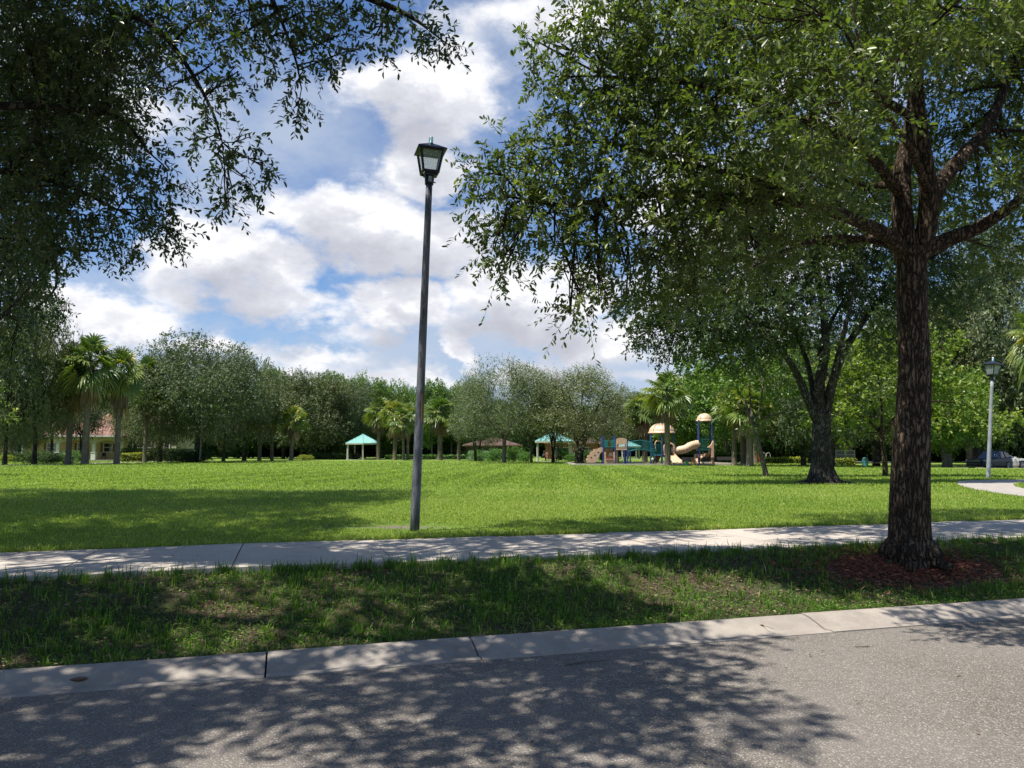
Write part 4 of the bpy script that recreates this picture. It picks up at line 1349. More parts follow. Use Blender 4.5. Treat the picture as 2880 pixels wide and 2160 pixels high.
for i, (px, top, w) in enumerate([(765, 1028, 110), (850, 1062, 120), (935, 1045, 130), (1000, 1040, 120), (1080, 1062, 110), (1150, 1068, 110), (1215, 1066, 110), (1270, 1068, 110), (1330, 1075, 110)]):
    BR_(i, px, 142 + 3 * (i % 3), top, w, ['round yellow-green treetop standing above the grey oaks', 'bright green treetop in the row rising behind the palms'][0 if i == 0 else 1], None if i == 0 else 'bright treetops behind the palms')
for px, D, top, w, lab in [(150, 96, 1118, 110, 'low dark tree over the left end of the red tiled roof'), (60, 97, 1120, 130, 'low dark tree before the left window of the yellow house'), (232, 98, 1125, 110, 'low tree between the two palm trunks hiding the roof'),
                           
                           (1345, 104, 1160, 130, 'low tree over the left half of the dark house'), (1690, 110, 1165, 120, 'low tree behind the climber of the playground'), (1575, 112, 1170, 110, 'low tree standing behind the half hidden gazebo')]:
    far(T_SMALL, 0, px, D, top, w, lab, 'tree', 6.9, 6.8)
# shrubs
for i, (px, D, top, w, k, lab) in enumerate([
        (855, 112, 1278, 26, 2, 'round golden bush left of the gazebo'), (872, 112, 1279, 22, 2, 'small golden bush left of the gazebo, the right one of the pair'),
        (1345, 100, 1262, 60, 0, 'leafy green shrub below the brown roofed house'), (1395, 98, 1258, 60, 0, 'leafy shrub left of the straight pale trunk'),
        (1450, 96, 1252, 60, 0, 'leafy shrub right of the straight pale trunk'), (1475, 92, 1268, 44, 0, 'rounded bright shrub beside the pavilion'),
        (1585, 112, 1256, 50, 0, 'shrub seen through the posts of the far pavilion'), (1655, 86, 1262, 50, 0, 'bright shrub behind the foot of the climber'), (1612, 96, 1272, 50, 0, 'shrub at the right post of the pavilion'),
        (100, 78, 1262, 90, 1, 'loose shrub under the dark oaks on the left'), (150, 76, 1272, 70, 1, 'twiggy shrub between the left trunks'), (525, 86, 1258, 90, 1, 'dark shrub at the foot of the thin pine'), (560, 86, 1262, 80, 1, 'dark shrub right of the thin pine'),
        (205, 78, 1262, 60, 0, 'green shrub behind the tallest palm trunk'), (20, 95, 1278, 60, 2, 'clipped golden bush at the left edge')]):
    X = (px - 1440) / FPX * D
    if k == 2:
        o = copy_tree(T_BUSH[0])
        for ch in o.children:
            if ch.name.startswith('crown'):
                ch.data = ch.data.copy()
                ch.data.materials[0] = YELLOWSHRUB
        h = (CAMZ + math.tan(R(angles(px, top)[1])) * math.hypot(X, D) - float(gz(X, D))) / 1.7
        o.location = (X, D, float(gz(X, D)))
        o.scale = (w / FPX * D / 2.1, w / FPX * D / 2.1, h)
        tag(o, lab, 'bush')
    else:
        far(T_BUSH, k, px, D, top, w, lab, 'shrub', 1.75, 2.2)


HEDGECORE = surf('hedge_inner_twigs', (.018, .028, .010), (.010, .014, .006), 3, .95)


def hedge(px0, px1, D, top, label, mat, depth=1.2, leaf=.14, dens=60, group=None, y1=None):
    X0, X1 = (px0 - 1440) / FPX * D, (px1 - 1440) / FPX * (y1 or D)
    Y1 = y1 or D
    mx, my = (X0 + X1) / 2, (D + Y1) / 2
    z0 = float(gz(mx, my))
    h = CAMZ + math.tan(R(angles((px0 + px1) / 2, top)[1])) * math.hypot(mx, my) - z0
    L = math.hypot(X1 - X0, Y1 - D)
    ang = math.atan2(Y1 - D, X1 - X0)
    n = int(L * (h * 2 + depth) * dens * 2.6)
    # points in the shell of the clipped block
    u = rng.uniform(-L / 2, L / 2, n)
    v = rng.uniform(-depth / 2, depth / 2, n)
    w = rng.uniform(0, h, n)
    side = rng.integers(0, 3, n)
    w = np.where(side == 0, h * rng.uniform(.86, 1.0, n), w)
    v = np.where(side == 1, -depth / 2 * rng.uniform(.75, 1.0, n), v)
    v = np.where(side == 2, depth / 2 * rng.uniform(.75, 1.0, n), v)
    w = w + .05 * h * np.sin(u * 1.9) * (w / h)
    P = np.stack([u * math.cos(ang) - v * math.sin(ang), u * math.sin(ang) + v * math.cos(ang), w], 1)
    g = Geo()
    leaf_cards(g, P, rnd_dir(n) + np.array([0, -.2, .3]), leaf * rng.uniform(.8, 1.4, n), .62, 'card', 0, rng.random(n))
    # woody core so that it is not see-through
    g.box((0, 0, h * .42), (L * .98, depth * .6, h * .8), 1, rz=ang)
    o = g.build('hedge', [mat, HEDGECORE], None, tint=True)
    o.location = (mx, my, z0)
    tag(o, label, 'hedge', group)


hedge(868, 1010, 120, 1276, 'low dark clipped hedge left of and behind the gazebo', FOREST, 1.4, .22, 20)
hedge(1085, 1340, 124, 1280, 'low clipped hedge behind the lamp post palms', SHRUB, 1.4, .22, 18)
hedge(560, 1500, 158, 1200, 'added dark leaf screen blocking sky light at the far end of the lawn', FOREST, 3, .4, 6)  # this and the next two: added backing, keeps sky light out below the treeline
hedge(1490, 2080, 182, 1215, 'added dark leaf screen blocking sky light behind the playground and the brick house', FOREST, 3, .4, 6)
hedge(2000, 3250, 124, 1190, 'added dark leaf screen blocking sky light behind the clearing on the right', FOREST, 3, .36, 7)
hedge(1900, 2090, 86, 1274, 'bright green clipped hedge behind the tall play tower', SHRUB, 1.2, .15, 45)
hedge(2140, 2262, 78, 1287, 'golden green clipped hedge left of the spreading oak', YELLOWSHRUB, 1.0, .14, 50)
hedge(2338, 2398, 78, 1290, 'golden green clipped hedge right of the spreading oak', YELLOWSHRUB, 1.0, .14, 50)
hedge(345, 500, 98, 1262, 'dark clipped hedge in front of the arched windows', FOREST, 1.0, .16, 40)
hedge(350, 420, 92, 1274, 'golden clipped hedge in front of the dark hedge', YELLOWSHRUB, 1.0, .14, 50)
hedge(0, 180, 97, 1276, 'clipped hedge below the windows of the yellow house', SHRUB, 1.0, .14, 40)


def thin_pine():
    px, D = 566, 82
    X = (px - 1440) / FPX * D
    z0 = float(gz(X, D))
    root = empty('pine_tree', (X, D, z0))
    tag(root, 'thin young pine with bare pale trunk and a few bright tufts', 'tree')
    g = Geo()
    W3 = lambda a, b: sight(a, b, D) - np.array([X, D, z0])
    limb(g, [(0, 0, 0), W3(567, 1220), W3(569, 1140), W3(574, 1080)], .11, .04, 8, 5)
    tufts = [(572, 1072, .9), (548, 1085, .7), (602, 1090, .9), (535, 1112, .8), (560, 1110, .7), (598, 1146, .7), (585, 1105, .6), (540, 1100, .6), (618, 1150, .5)]
    C = np.array([W3(a, b) for a, b, r in tufts]) + rng.normal(size=(len(tufts), 3)) * [0, .4, 0]
    for c in C:
        limb(g, [(0.1, 0, c[2] - .5), c], .03, .01, 4, 3)
    g.build('trunk', [BARKGREY], root, smooth=True)
    g = Geo()
    Rr = np.array([r for *_, r in tufts])
    B, Dd, I = clump_points(C, np.stack([Rr, Rr, Rr * .35], 1), 60, .2)
    leaf_cards(g, B, Dd * .6 + np.array([0, 0, .7]) + rnd_dir(len(B)) * .5, .42, .12, 'card', 0)
    g.build('crown', [PINEM], root, tint=True)


thin_pine()

# ------------------------------------------------------------------ grass, clover and litter
def blades(name, label, n, sfun, h0, w0, mat=GRASS, lean=.5, tintfun=None, keepf=None, hvar=(.5, 1.4)):
    X, Y, sc = sfun(n)
    if keepf is not None:
        k = keepf(X, Y)
        X, Y, sc = X[k], Y[k], sc[k]
    n = len(X)
    Z = gz(X, Y) - .005
    a = rng.uniform(0, 2 * math.pi, n)
    ln = rng.uniform(.05, lean, n)
    h = h0 * rng.uniform(*hvar, n) * sc
    w = w0 * rng.uniform(.7, 1.3, n) * sc
    out = np.stack([np.cos(a), np.sin(a), np.zeros(n)], 1)
    b = a + math.pi / 2 + rng.normal(size=n) * .4
    sd = np.stack([np.cos(b), np.sin(b), np.zeros(n)], 1) * w[:, None] * .5
    P = np.stack([X, Y, Z], 1)
    upv = np.array([0, 0, 1.0])
    p1 = P + out * (h * ln * .35)[:, None] + upv * (h * .6)[:, None]
    p2 = P + out * (h * ln * 1.1)[:, None] + upv * (h * (1 - ln * .3))[:, None]
    V = np.stack([P - sd, P + sd, p1 + sd * .85, p1 - sd * .85, p2 + sd * .12, p2 - sd * .12], 1).reshape(-1, 3)
    bb = np.arange(n)[:, None] * 6
    F = np.concatenate([bb + np.array([[0, 1, 2, 3]]), bb + np.array([[3, 2, 4, 5]])])
    t = rng.random(n) if tintfun is None else tintfun(X, Y, n)
    g = Geo()
    g.add(V, F, 0, np.repeat(t, 6))
    o = g.build('grass', [mat], None, tint=True)
    tag(o, label, 'grass', kind='stuff')
    return o


def patch_noise(X, Y, f=1.0):
    return (np.sin(X * 1.3 * f + 2 * np.sin(Y * .9 * f)) * np.sin(Y * 1.7 * f + 1.5 * np.sin(X * .8 * f + 1)) + .5 * np.sin(X * 3.7 * f + Y * 2.9 * f) * np.sin(Y * 5.3 * f - X * 2.1 * f)) / 1.5


def verge_pts(n):
    t = rng.uniform(-5.0, 12.5, n)
    s = rng.uniform(CURB + .01, SW0 - .005, n)
    X, Y = st(s, t)
    return X, Y, 1 + .15 * rng.normal(size=n)


def mulch_d(X, Y):
    cx, cy = ground_at(2570, 1565, .4)[:2]
    u = (X - cx) * T_[0] + (Y - cy) * T_[1]
    v = (X - cx) * N_[0] + (Y - cy) * N_[1]
    return np.hypot(u / 1.25, v / .52)


def verge_keep(X, Y):
    pn = patch_noise(X, Y, 1.0) + .35 * rng.normal(size=len(X))
    return (pn > -.15) & (rng.random(len(X)) < np.clip((mulch_d(X, Y) - .8) * 2.2, .015, 1))


blades('grass', 'ragged grass of the verge between kerb and sidewalk', 78000, verge_pts, .042, .0062, keepf=verge_keep, lean=.9,
       tintfun=lambda X, Y, n: np.clip(.36 + .22 * patch_noise(X, Y, .8) + .26 * rng.normal(size=n), 0, 1))


def tuft_pts(n):
    k = n // 12
    t = rng.uniform(-5.0, 12.5, k)
    s = CURB + (SW0 - CURB) * rng.beta(1.1, 1.0, k)
    X, Y = st(s, t)
    X, Y = np.repeat(X, 12), np.repeat(Y, 12)
    return X + rng.normal(size=len(X)) * .028, Y + rng.normal(size=len(X)) * .028, 1 + .2 * rng.normal(size=len(X))


blades('grass', 'taller tufts standing out of the verge grass', 15000, tuft_pts, .085, .0065, lean=.75, keepf=lambda X, Y: (mulch_d(X, Y) > .95) & (s_of(X, Y) > CURB + .02) & (s_of(X, Y) < SW0 - .02),
       tintfun=lambda X, Y, n: np.clip(.5 + .25 * rng.normal(size=n), 0, 1))


def lawn_pts(n):
    # density falls with the square of the distance
    Ys = 1 / rng.uniform(1 / 34.0, 1 / 8.6, n)
    Xs = rng.uniform(-1, 1, n) * (Ys * .74 + 1.5)
    keep = s_of(Xs, Ys) > SW1 + .005
    Xs, Ys = Xs[keep], Ys[keep]
    return Xs, Ys, .85 + (Ys - 9) * .055


def lamp_bare(X, Y):
    d = np.hypot((X + 1.75) * .62, (Y - 11.9) * 1.7)
    return rng.random(len(X)) < np.clip((d - .45) * 1.6, .12, 1)


RING = [ground_at(x, y)[:2] for x, y in ring]


def in_ring(X, Y):
    c = np.zeros(len(X), bool)
    n = len(RING)
    for i in range(n):
        x0, y0 = RING[i]
        x1, y1 = RING[(i + 1) % n]
        c ^= ((y0 > Y) != (y1 > Y)) & (X < (x1 - x0) * (Y - y0) / (y1 - y0 + 1e-12) + x0)
    return c


blades('grass', 'short mown grass of the park lawn', 330000, lawn_pts, .040, .0095, mat=LAWNGRASS, keepf=lambda X, Y: lamp_bare(X, Y) & (rng.random(len(X)) > sst(Y, 20, 33)) & ~in_ring(X, Y), lean=1.0,
       tintfun=lambda X, Y, n: np.clip(.48 + .14 * patch_noise(X, Y, .35) + .12 * patch_noise(X + 5, Y * .6, .12) + .24 * rng.normal(size=n), 0, 1))


def far_pts(n):
    Ys = 1 / rng.uniform(1 / 95.0, 1 / 24.0, n)
    Xs = rng.uniform(-1, 1, n) * (Ys * .72 + 1.5)
    keep = (rng.random(n) < sst(Ys, 22, 33)) & ~in_ring(Xs, Ys) & ~((Xs > 29) & (Ys > 52))
    return Xs[keep], Ys[keep], (.75 + Ys[keep] / 60)


blades('grass', 'distant mown grass of the park lawn', 150000, far_pts, .055, .03, mat=LAWNGRASS, lean=1.0,
       tintfun=lambda X, Y, n: np.clip(.38 + .13 * patch_noise(X, Y, .3) + .13 * patch_noise(X + 5, Y * .6, .1) + .10 * np.sign(np.sin(X * 2.9 - Y * .18)) + .20 * rng.normal(size=n), 0, 1))


def edge_pts(n):
    t = rng.uniform(-7, 16, n)
    s = SW1 + .01 + .12 * rng.random(n) ** 2
    X, Y = st(s, t)
    return X, Y, 1 + .2 * rng.normal(size=n)


blades('grass', 'longer grass along the back edge of the sidewalk', 9000, edge_pts, .075, .009, mat=LAWNGRASS, lean=.8)


def front_edge_pts(n):
    k = n // 9
    t = np.repeat(rng.uniform(-5, 12.5, k), 9)
    t = t + rng.normal(size=len(t)) * .03
    s = SW0 - .015 - .07 * rng.random(len(t)) ** 2
    X, Y = st(s, t)
    return X, Y, 1 + .25 * rng.normal(size=len(t))


blades('grass', 'blades standing against the front edge of the sidewalk', 4200, front_edge_pts, .095, .0065, lean=.6, keepf=lambda X, Y: mulch_d(X, Y) > .8,
       tintfun=lambda X, Y, n: np.clip(.45 + .22 * rng.normal(size=n), 0, 1))


def clover():
    n = 26000
    t = rng.uniform(-5, 12.5, n)
    s = CURB + (SW0 - CURB) * np.clip(rng.beta(.9, 2.4, n), .002, .99)
    X, Y = st(s, t)
    k = (patch_noise(X, Y, .7) + .4 * rng.normal(size=n) > -.1) & (mulch_d(X, Y) > 1)
    X, Y = X[k], Y[k]
    n = len(X)
    P = np.stack([X, Y, gz(X, Y) + rng.uniform(.008, .045, n)], 1)
    a = rng.uniform(0, 6.28, n)
    L = np.stack([np.cos(a), np.sin(a), rng.uniform(-.2, .35, n)], 1)
    g = Geo()
    leaf_cards(g, P, L, rng.uniform(.015, .034, n), .6, 'fold', 0, np.clip(.4 + .25 * rng.normal(size=n), 0, 1))
    tag(g.build('weeds', [GRASS], None, tint=True), 'small round-leaved weeds creeping along the kerb', 'weeds', kind='stuff')


clover()


def litter(name, label, n, sr, tr, size, mat, keep=None, zoff=.006, width=.5, cat='litter', lift=.25):
    t = rng.uniform(*tr, n)
    s = rng.uniform(*sr, n)
    X, Y = st(s, t)
    if keep is not None:
        k = keep(X, Y)
        X, Y = X[k], Y[k]
    n = len(X)
    s = s_of(X, Y)
    Z = np.where((s > SW0) & (s < SW1), .455, np.where(s < 0, .004, gz(X, Y)))
    Z = np.where((s >= 0) & (s < CURB), np.interp(s, [0, .15, .42, CURB], [.012, .015, .07, .068]), Z)
    P = np.stack([X, Y, Z + zoff + rng.uniform(0, .012, n)], 1)
    a = rng.uniform(0, 6.28, n)
    L = np.stack([np.cos(a), np.sin(a), rng.uniform(-lift, lift, n)], 1)
    g = Geo()
    leaf_cards(g, P, L, size * rng.uniform(.5, 1.3, n), width, 'fold', 0, rng.random(n))
    tag(g.build(name, [mat], None, tint=True), label, cat, kind='stuff')


litter('leaf_litter', 'brown fallen leaves lying between the tufts of the verge', 17000, (CURB + .05, SW0 - .02), (-5, 12.5), .034, LITTER, lambda X, Y: patch_noise(X, Y, 1.0) + .35 * rng.normal(size=len(X)) < .15, .01)
litter('leaf_litter', 'scattered dry leaves on road, kerb and sidewalk', 300, (-3.5, SW1), (-5, 12), .032, LITTER, None, .004, .4)


def mulch():
    n = 9000
    cx, cy = ground_at(2540, 1560, .4)[:2]
    u, v = rng.normal(size=n) * .66, rng.normal(size=n) * .29
    X = cx + u * T_[0] + v * N_[0]
    Y = cy + u * T_[1] + v * N_[1]
    s = s_of(X, Y)
    k = (s < SW0 - .03) & (s > CURB + .3)
    X, Y = X[k], Y[k]
    n = len(X)
    P = np.stack([X, Y, gz(X, Y) + rng.uniform(.005, .035, n)], 1)
    a = rng.uniform(0, 6.28, n)
    L = np.stack([np.cos(a), np.sin(a), rng.uniform(-.3, .3, n)], 1)
    g = Geo()
    leaf_cards(g, P, L, rng.uniform(.02, .07, n), .28, 'fold', 0, rng.random(n))
    tag(g.build('mulch', [CHIPS], None, tint=True), 'red wood mulch spread round the foot of the big oak', 'mulch', kind='stuff')


mulch()


def stick(label, p0, p1, r, mat, sway=.03, name='twig'):
    g = Geo()
    a, b = np.array(p0), np.array(p1)
    m1 = a * .6 + b * .4 + rng.normal(size=3) * [sway, sway, 0]
    limb(g, [a, m1, b], r, r * .5, 6, 5)
    k = a * .4 + b * .6
    limb(g, [k, k + np.array([sway * 1.5, sway, .006])], r * .6, r * .3, 5, 2)
    tag(g.build(name, [mat], None, smooth=True), label, name)


A_, B_ = ground_at(1590, 1870, .008), ground_at(1714, 1856, .008)
stick('thin straight twig lying on the asphalt near the kerb', A_, B_, .006, TWIG)
A_, B_ = ground_at(2405, 1818, .008), ground_at(2455, 1818, .008)
stick('short twig on the sunny part of the road', A_, B_, .005, TWIG)
A_, B_ = ground_at(568, 1875, .05), ground_at(618, 1862, .06)
stick('dark twig lying on the kerb in the shade', A_, B_, .004, TWIG, .01)


def curl_leaf(label, px, py, z, size, mat, rz, stem=0.0):
    p = ground_at(px, py, z)
    g = Geo()
    n = 9
    for side in (-1, 1):
        V, F = [], []
        for i in range(n):
            q = i / (n - 1)
            w = size * .32 * math.sin(math.pi * min(1, q * .95 + .03)) ** .7
            V += [(size * (q - .5), 0, .012 * size / .08 * (q - .5) ** 2 * 4), (size * (q - .5), side * w, .012 + .02 * (q - .5) ** 2 + w * .35)]
        for i in range(n - 1):
            F.append((2 * i, 2 * i + 1, 2 * i + 3, 2 * i + 2))
        g.add(V, F, 0, np.full(len(V), .55))
    if stem:
        g.tube(spline([(-size * .5, 0, .012), (-size * .5 - stem * .5, .015, .02), (-size * .5 - stem, -.01, .012)], 4), .0018, 5, 0)
    o = g.build('fallen_leaf', [mat], None, smooth=True, tint=True)
    o.location = p
    o.rotation_euler = (0, 0, rz)
    tag(o, label, 'leaf')


curl_leaf('curled brown leaf on the shaded kerb at the left', 222, 1918, .045, .12, LITTER, .3)
curl_leaf('small dry leaf with a long stalk on the sunny kerb', 2142, 1762, .035, .05, LITTER, 1.9, .13)

# ------------------------------------------------------------------ built things
def pm(name, col, rough=.4, metal=0.0, **k):
    return surf(name, col, tuple(c * .82 for c in col), k.pop('scale', 6), rough, metal=metal, **k)


BLACKMETAL = pm('black_painted_metal', (.018, .020, .026), .35)
POLEM = surf('weathered_grey_pole', (.145, .15, .168), (.045, .048, .058), 5, .55, .3, 60, stretch=(3, 3, .6), lo=.4, hi=.62)
POLEGREY = surf('grey_concrete_pole', (.30, .31, .33), (.22, .23, .25), 5, .7)
TEALCAP = pm('teal_photocell', (.10, .27, .33), .35)
CLEARCAP = pm('clear_cap', (.65, .7, .72), .15)
LABELM = pm('pale_plate', (.42, .45, .42), .5)


def frosted():
    m, n, p, out = new_mat('frosted_lantern_pane')
    tcn = n.n('ShaderNodeTexCoord')
    v = tcn.outputs['Object']
    sp = n.n('ShaderNodeSeparateXYZ')
    n.t.links.new(v, sp.inputs[0])
    spots = n.smooth(n.noise(v, 30, 3, .6), .66, .70)
    low = n.smooth(sp.outputs[2], -.02, .16, 1.0, .15)
    c = n.mix(n.m('MULTIPLY', spots, low), (.88, .89, .90), (.05, .05, .05))
    grime = n.smooth(n.noise(v, 9, 4, .6), .4, .75, 0, .22)
    c = n.mix(grime, c, (.45, .48, .36))
    n.t.links.new(c, p.inputs['Base Color'])
    p.inputs['Roughness'].default_value = .35
    tr = n.n('ShaderNodeBsdfTranslucent')
    n.t.links.new(c, tr.inputs[0])
    mx = n.n('ShaderNodeMixShader')
    mx.inputs[0].default_value = .5
    n.t.links.new(p.outputs[0], mx.inputs[1])
    n.t.links.new(tr.outputs[0], mx.inputs[2])
    cl = n.n('ShaderNodeBsdfTransparent')      # thin milky sheet: the sky shows through
    cl.inputs[0].default_value = (.95, .97, .97, 1)
    m2 = n.n('ShaderNodeMixShader')
    n.put(m2.inputs[0], n.m('MULTIPLY', n.m('SUBTRACT', 1.0, n.m('MULTIPLY', spots, low)), .80))
    n.t.links.new(mx.outputs[0], m2.inputs[1])
    n.t.links.new(cl.outputs[0], m2.inputs[2])
    n.t.links.new(m2.outputs[0], out.inputs[0])
    return m


PANE = frosted()


def street_lamp(bpx, bpy_, tpx, tpy, label, rz, pole_mat, r0, r1, head=1.0, z0=.44, rust=True):
    base = ground_at(bpx, bpy_, z0)
    top = sight(tpx, tpy, base[1])
    root = empty('street_lamp', base)
    tag(root, label, 'street lamp', 'park lamp posts')
    v = top - base
    H = v[2]
    ax = Vector(v).normalized()
    Hh = .92 * head           # lantern height
    pl = H - Hh
    g = Geo()
    pts = [np.array(ax) * q for q in np.linspace(-.15, pl, 14)]
    g.tube(pts, np.linspace(r0, r1, 14), 20, 0)
    pole = g.build('pole', [pole_mat], root, smooth=True)
    q = Vector((0, 0, 1)).rotation_difference(ax)
    E = Matrix.Translation(ax * pl) @ q.to_matrix().to_4x4() @ Matrix.Rotation(rz, 4, 'Z')

    def put(g, name, mats, smooth=False, parent=root):
        o = g.build(name, mats, parent, smooth=smooth)
        if parent is root:
            o.matrix_local = E
        return o
    s = head
    g = Geo()
    g.tube([(0, 0, -.02 * s), (0, 0, .10 * s)], [r1 * 1.35, r1 * 1.5], 16)
    g.tube([(0, 0, .10 * s), (0, 0, .13 * s)], [.075 * s, .075 * s], 16)
    g.box((0, 0, .155 * s), (.20 * s, .20 * s, .05 * s), 0, taper=1.05)
    g.rod((.05 * s, 0, .03 * s), (.12 * s, 0, .03 * s), .010 * s, 6)
    g.box((0, -r1 * 1.5, .06 * s), (.065 * s, .012, .10 * s), 1)
    put(g, 'collar', [BLACKMETAL, LABELM])
    # cage: four corner bars, sills, sloping outward to the top
    b, t, zb, zt = .135 * s, .205 * s, .18 * s, .60 * s
    g = Geo()
    for sx, sy in ((1, 1), (1, -1), (-1, -1), (-1, 1)):
        g.tube([(sx * b, sy * b, zb), (sx * t, sy * t, zt)], [.023 * s, .023 * s], 4)
    for (a, c_) in (((1, 1), (1, -1)), ((1, -1), (-1, -1)), ((-1, -1), (-1, 1)), ((-1, 1), (1, 1))):
        g.rod((a[0] * b, a[1] * b, zb + .01), (c_[0] * b, c_[1] * b, zb + .01), .028 * s, 4)
        g.rod((a[0] * t, a[1] * t, zt - .01), (c_[0] * t, c_[1] * t, zt - .01), .027 * s, 4)
    cage = put(g, 'lantern_frame', [BLACKMETAL])
    for k in range(4):
        a = k * math.pi / 2
        M = np.array(Matrix.Rotation(a, 3, 'Z'))
        g = Geo()
        e = .006 * s
        P = np.array([(-b * .95, -b + e, zb + .015), (b * .95, -b + e, zb + .015), (t * .95, -t + e, zt - .02), (-t * .95, -t + e, zt - .02)])
        Q = P + [0, .004, 0]
        g.add(np.concatenate([P, Q]) @ M.T, [(0, 1, 2, 3), (7, 6, 5, 4), (0, 4, 5, 1), (1, 5, 6, 2), (2, 6, 7, 3), (3, 7, 4, 0)])
        pn = g.build('pane', [PANE], cage)
    # roof: shallow hip with overhanging rim
    o_ = .262 * s
    g = Geo()
    ze = zt - .015 * s
    rim = [(-o_, -o_), (o_, -o_), (o_, o_), (-o_, o_)]
    V = [(x, y, ze) for x, y in rim] + [(x, y, ze + .022 * s) for x, y in rim] + [(x * .24, y * .24, ze + .145 * s) for x, y in rim]
    g.add(V, [(3, 2, 1, 0), (0, 1, 5, 4), (1, 2, 6, 5), (2, 3, 7, 6), (3, 0, 4, 7), (4, 5, 9, 8), (5, 6, 10, 9), (6, 7, 11, 10), (7, 4, 8, 11), (8, 9, 10, 11)])
    g.box((0, -o_ * .45, ze + .115 * s), (.05 * s, .03 * s, .02 * s))
    put(g, 'lantern_roof', [BLACKMETAL])
    g = Geo()
    g.lathe([(0, 0), (.045 * s, 0), (.045 * s, .02 * s), (.038 * s, .03 * s), (.038 * s, .115 * s), (0, .115 * s)], (0, 0, ze + .14 * s), 16)
    g.lathe([(.036 * s, .115 * s), (.036 * s, .15 * s), (.02 * s, .165 * s), (0, .168 * s)], (0, 0, ze + .14 * s), 16, 1)
    put(g, 'photocell', [TEALCAP, CLEARCAP], True)
    if rust:
        g = Geo()
        p0 = np.array(ax) * (H * .30)
        for i in range(2):
            pass
        a0 = p0 + np.array([r0 * .62, -r0 * .72, 0])
        g.box(tuple(a0), (.022, .010, .42), 0, rz=.7)
        g.build('rust_streak', [pm('rusty_slot', (.20, .11, .03), .9)], root)
    return root


street_lamp(1166, 1493, 1213, 378, 'tall dark leaning street lamp with black lantern standing at the sidewalk', R(16), POLEM, .072, .050, .85)
street_lamp(2779, 1348, 2793, 1001, 'pale grey street lamp beside the curved path on the right', R(22), POLEGREY, .088, .066, 1.12, rust=False)

# ---- gazebos
TEALROOF = surf('teal_metal_roof', (.27, .52, .475), (.23, .47, .43), 1.5, .42, metal=.0)
TEALSEAM = pm('teal_roof_seam', (.14, .38, .35), .45)
CREAMPAINT = pm('cream_paint', (.60, .58, .50), .6)
SOFFIT = pm('cream_soffit', (.45, .42, .38), .7)
DARKWOOD = pm('dark_recycled_slats', (.035, .028, .026), .6)


def gazebo(X, Y, Rr, eave, peak, rot, label, table=True, hidden=False):
    z0 = float(gz(X, Y))
    root = empty('gazebo', (X, Y, z0), rot)
    tag(root, label, 'gazebo', 'teal roofed gazebos')
    cs = [(math.cos(k * math.pi / 3), math.sin(k * math.pi / 3)) for k in range(6)]
    g = Geo()
    h = .14
    V = [(c * Rr, s * Rr, eave) for c, s in cs] + [(c * (Rr + .02), s * (Rr + .02), eave + h) for c, s in cs] + [(0, 0, peak)] + [(0, 0, eave + .25)]
    F3 = [(6 + i, 6 + (i + 1) % 6, 12) for i in range(6)]
    g.add(V, F3, 0)
    # soffit and fascia
    g2 = Geo()
    g2.add([(c * Rr * 1.0, s * Rr * 1.0, eave - .05) for c, s in cs] + [(c * (Rr + .015), s * (Rr + .015), eave + h - .012) for c, s in cs],
           [(i, (i + 1) % 6, 6 + (i + 1) % 6, 6 + i) for i in range(6)])
    g2.f.append(np.arange(6)[::-1][None, :].astype(np.int32)); g2.mi.append(np.array([0], np.int32))
    roof = g.build('roof', [TEALROOF], root)
    g = Geo()
    for i in range(6):
        a = np.array([cs[i][0] * Rr, cs[i][1] * Rr, eave + h + .012])
        b = np.array([cs[(i + 1) % 6][0] * Rr, cs[(i + 1) % 6][1] * Rr, eave + h + .012])
        p = np.array([0, 0, peak + .012])
        g.tube([a, p], [.055, .055], 5)
        mid = (a + b) / 2
        for k in range(1, 9):
            q = k / 9
            e = a + (b - a) * q
            # a seam runs straight up the slope until it meets a hip
            f = 1 - abs(q - .5) * 2
            topp = e + (p - mid) * f
            if f > .08:
                g.tube([e, topp], [.045, .045], 4)
    g.build('roof_seam', [TEALSEAM], roof)
    g2.build('fascia', [CREAMPAINT], root)
    for c, s in cs:
        g = Geo()
        g.box((c * Rr * .86, s * Rr * .86, (eave - .05) / 2), (.20, .20, eave - .05), rz=math.atan2(s, c))
        g.box((c * Rr * .86, s * Rr * .86, .12), (.24, .24, .24), rz=math.atan2(s, c))
        g.build('post', [CREAMPAINT], root)
    g = Geo()
    g.lathe([(0, -.1), (Rr * .98, -.1), (Rr * .98, .05), (0, .05)], n=6)
    g.build('floor_slab', [PATHM], root)
    return root


def picnic_table(X, Y, rz, label, zoff=.05, group=None):
    z0 = float(gz(X, Y)) + zoff
    root = empty('picnic_table', (X, Y, z0), rz)
    tag(root, label, 'picnic table', group)
    g = Geo()
    for k in range(5):
        g.box((0, -.32 + k * .16, .75), (1.8, .14, .045))
    g.build('table_top', [DARKWOOD], root)
    for s in (-1, 1):
        g = Geo()
        for k in range(2):
            g.box((0, s * (.66 + k * .16), .45), (1.8, .14, .045))
        g.build('seat', [DARKWOOD], root)
    for s in (-1, 1):
        g = Geo()
        g.rod((s * .6, -.2, .72), (s * .6, -.62, 0), .03, 6)
        g.rod((s * .6, .2, .72), (s * .6, .62, 0), .03, 6)
        g.rod((s * .6, -.8, .42), (s * .6, .8, .42), .03, 6)
        g.build('leg', [BLACKMETAL], root)
    return root


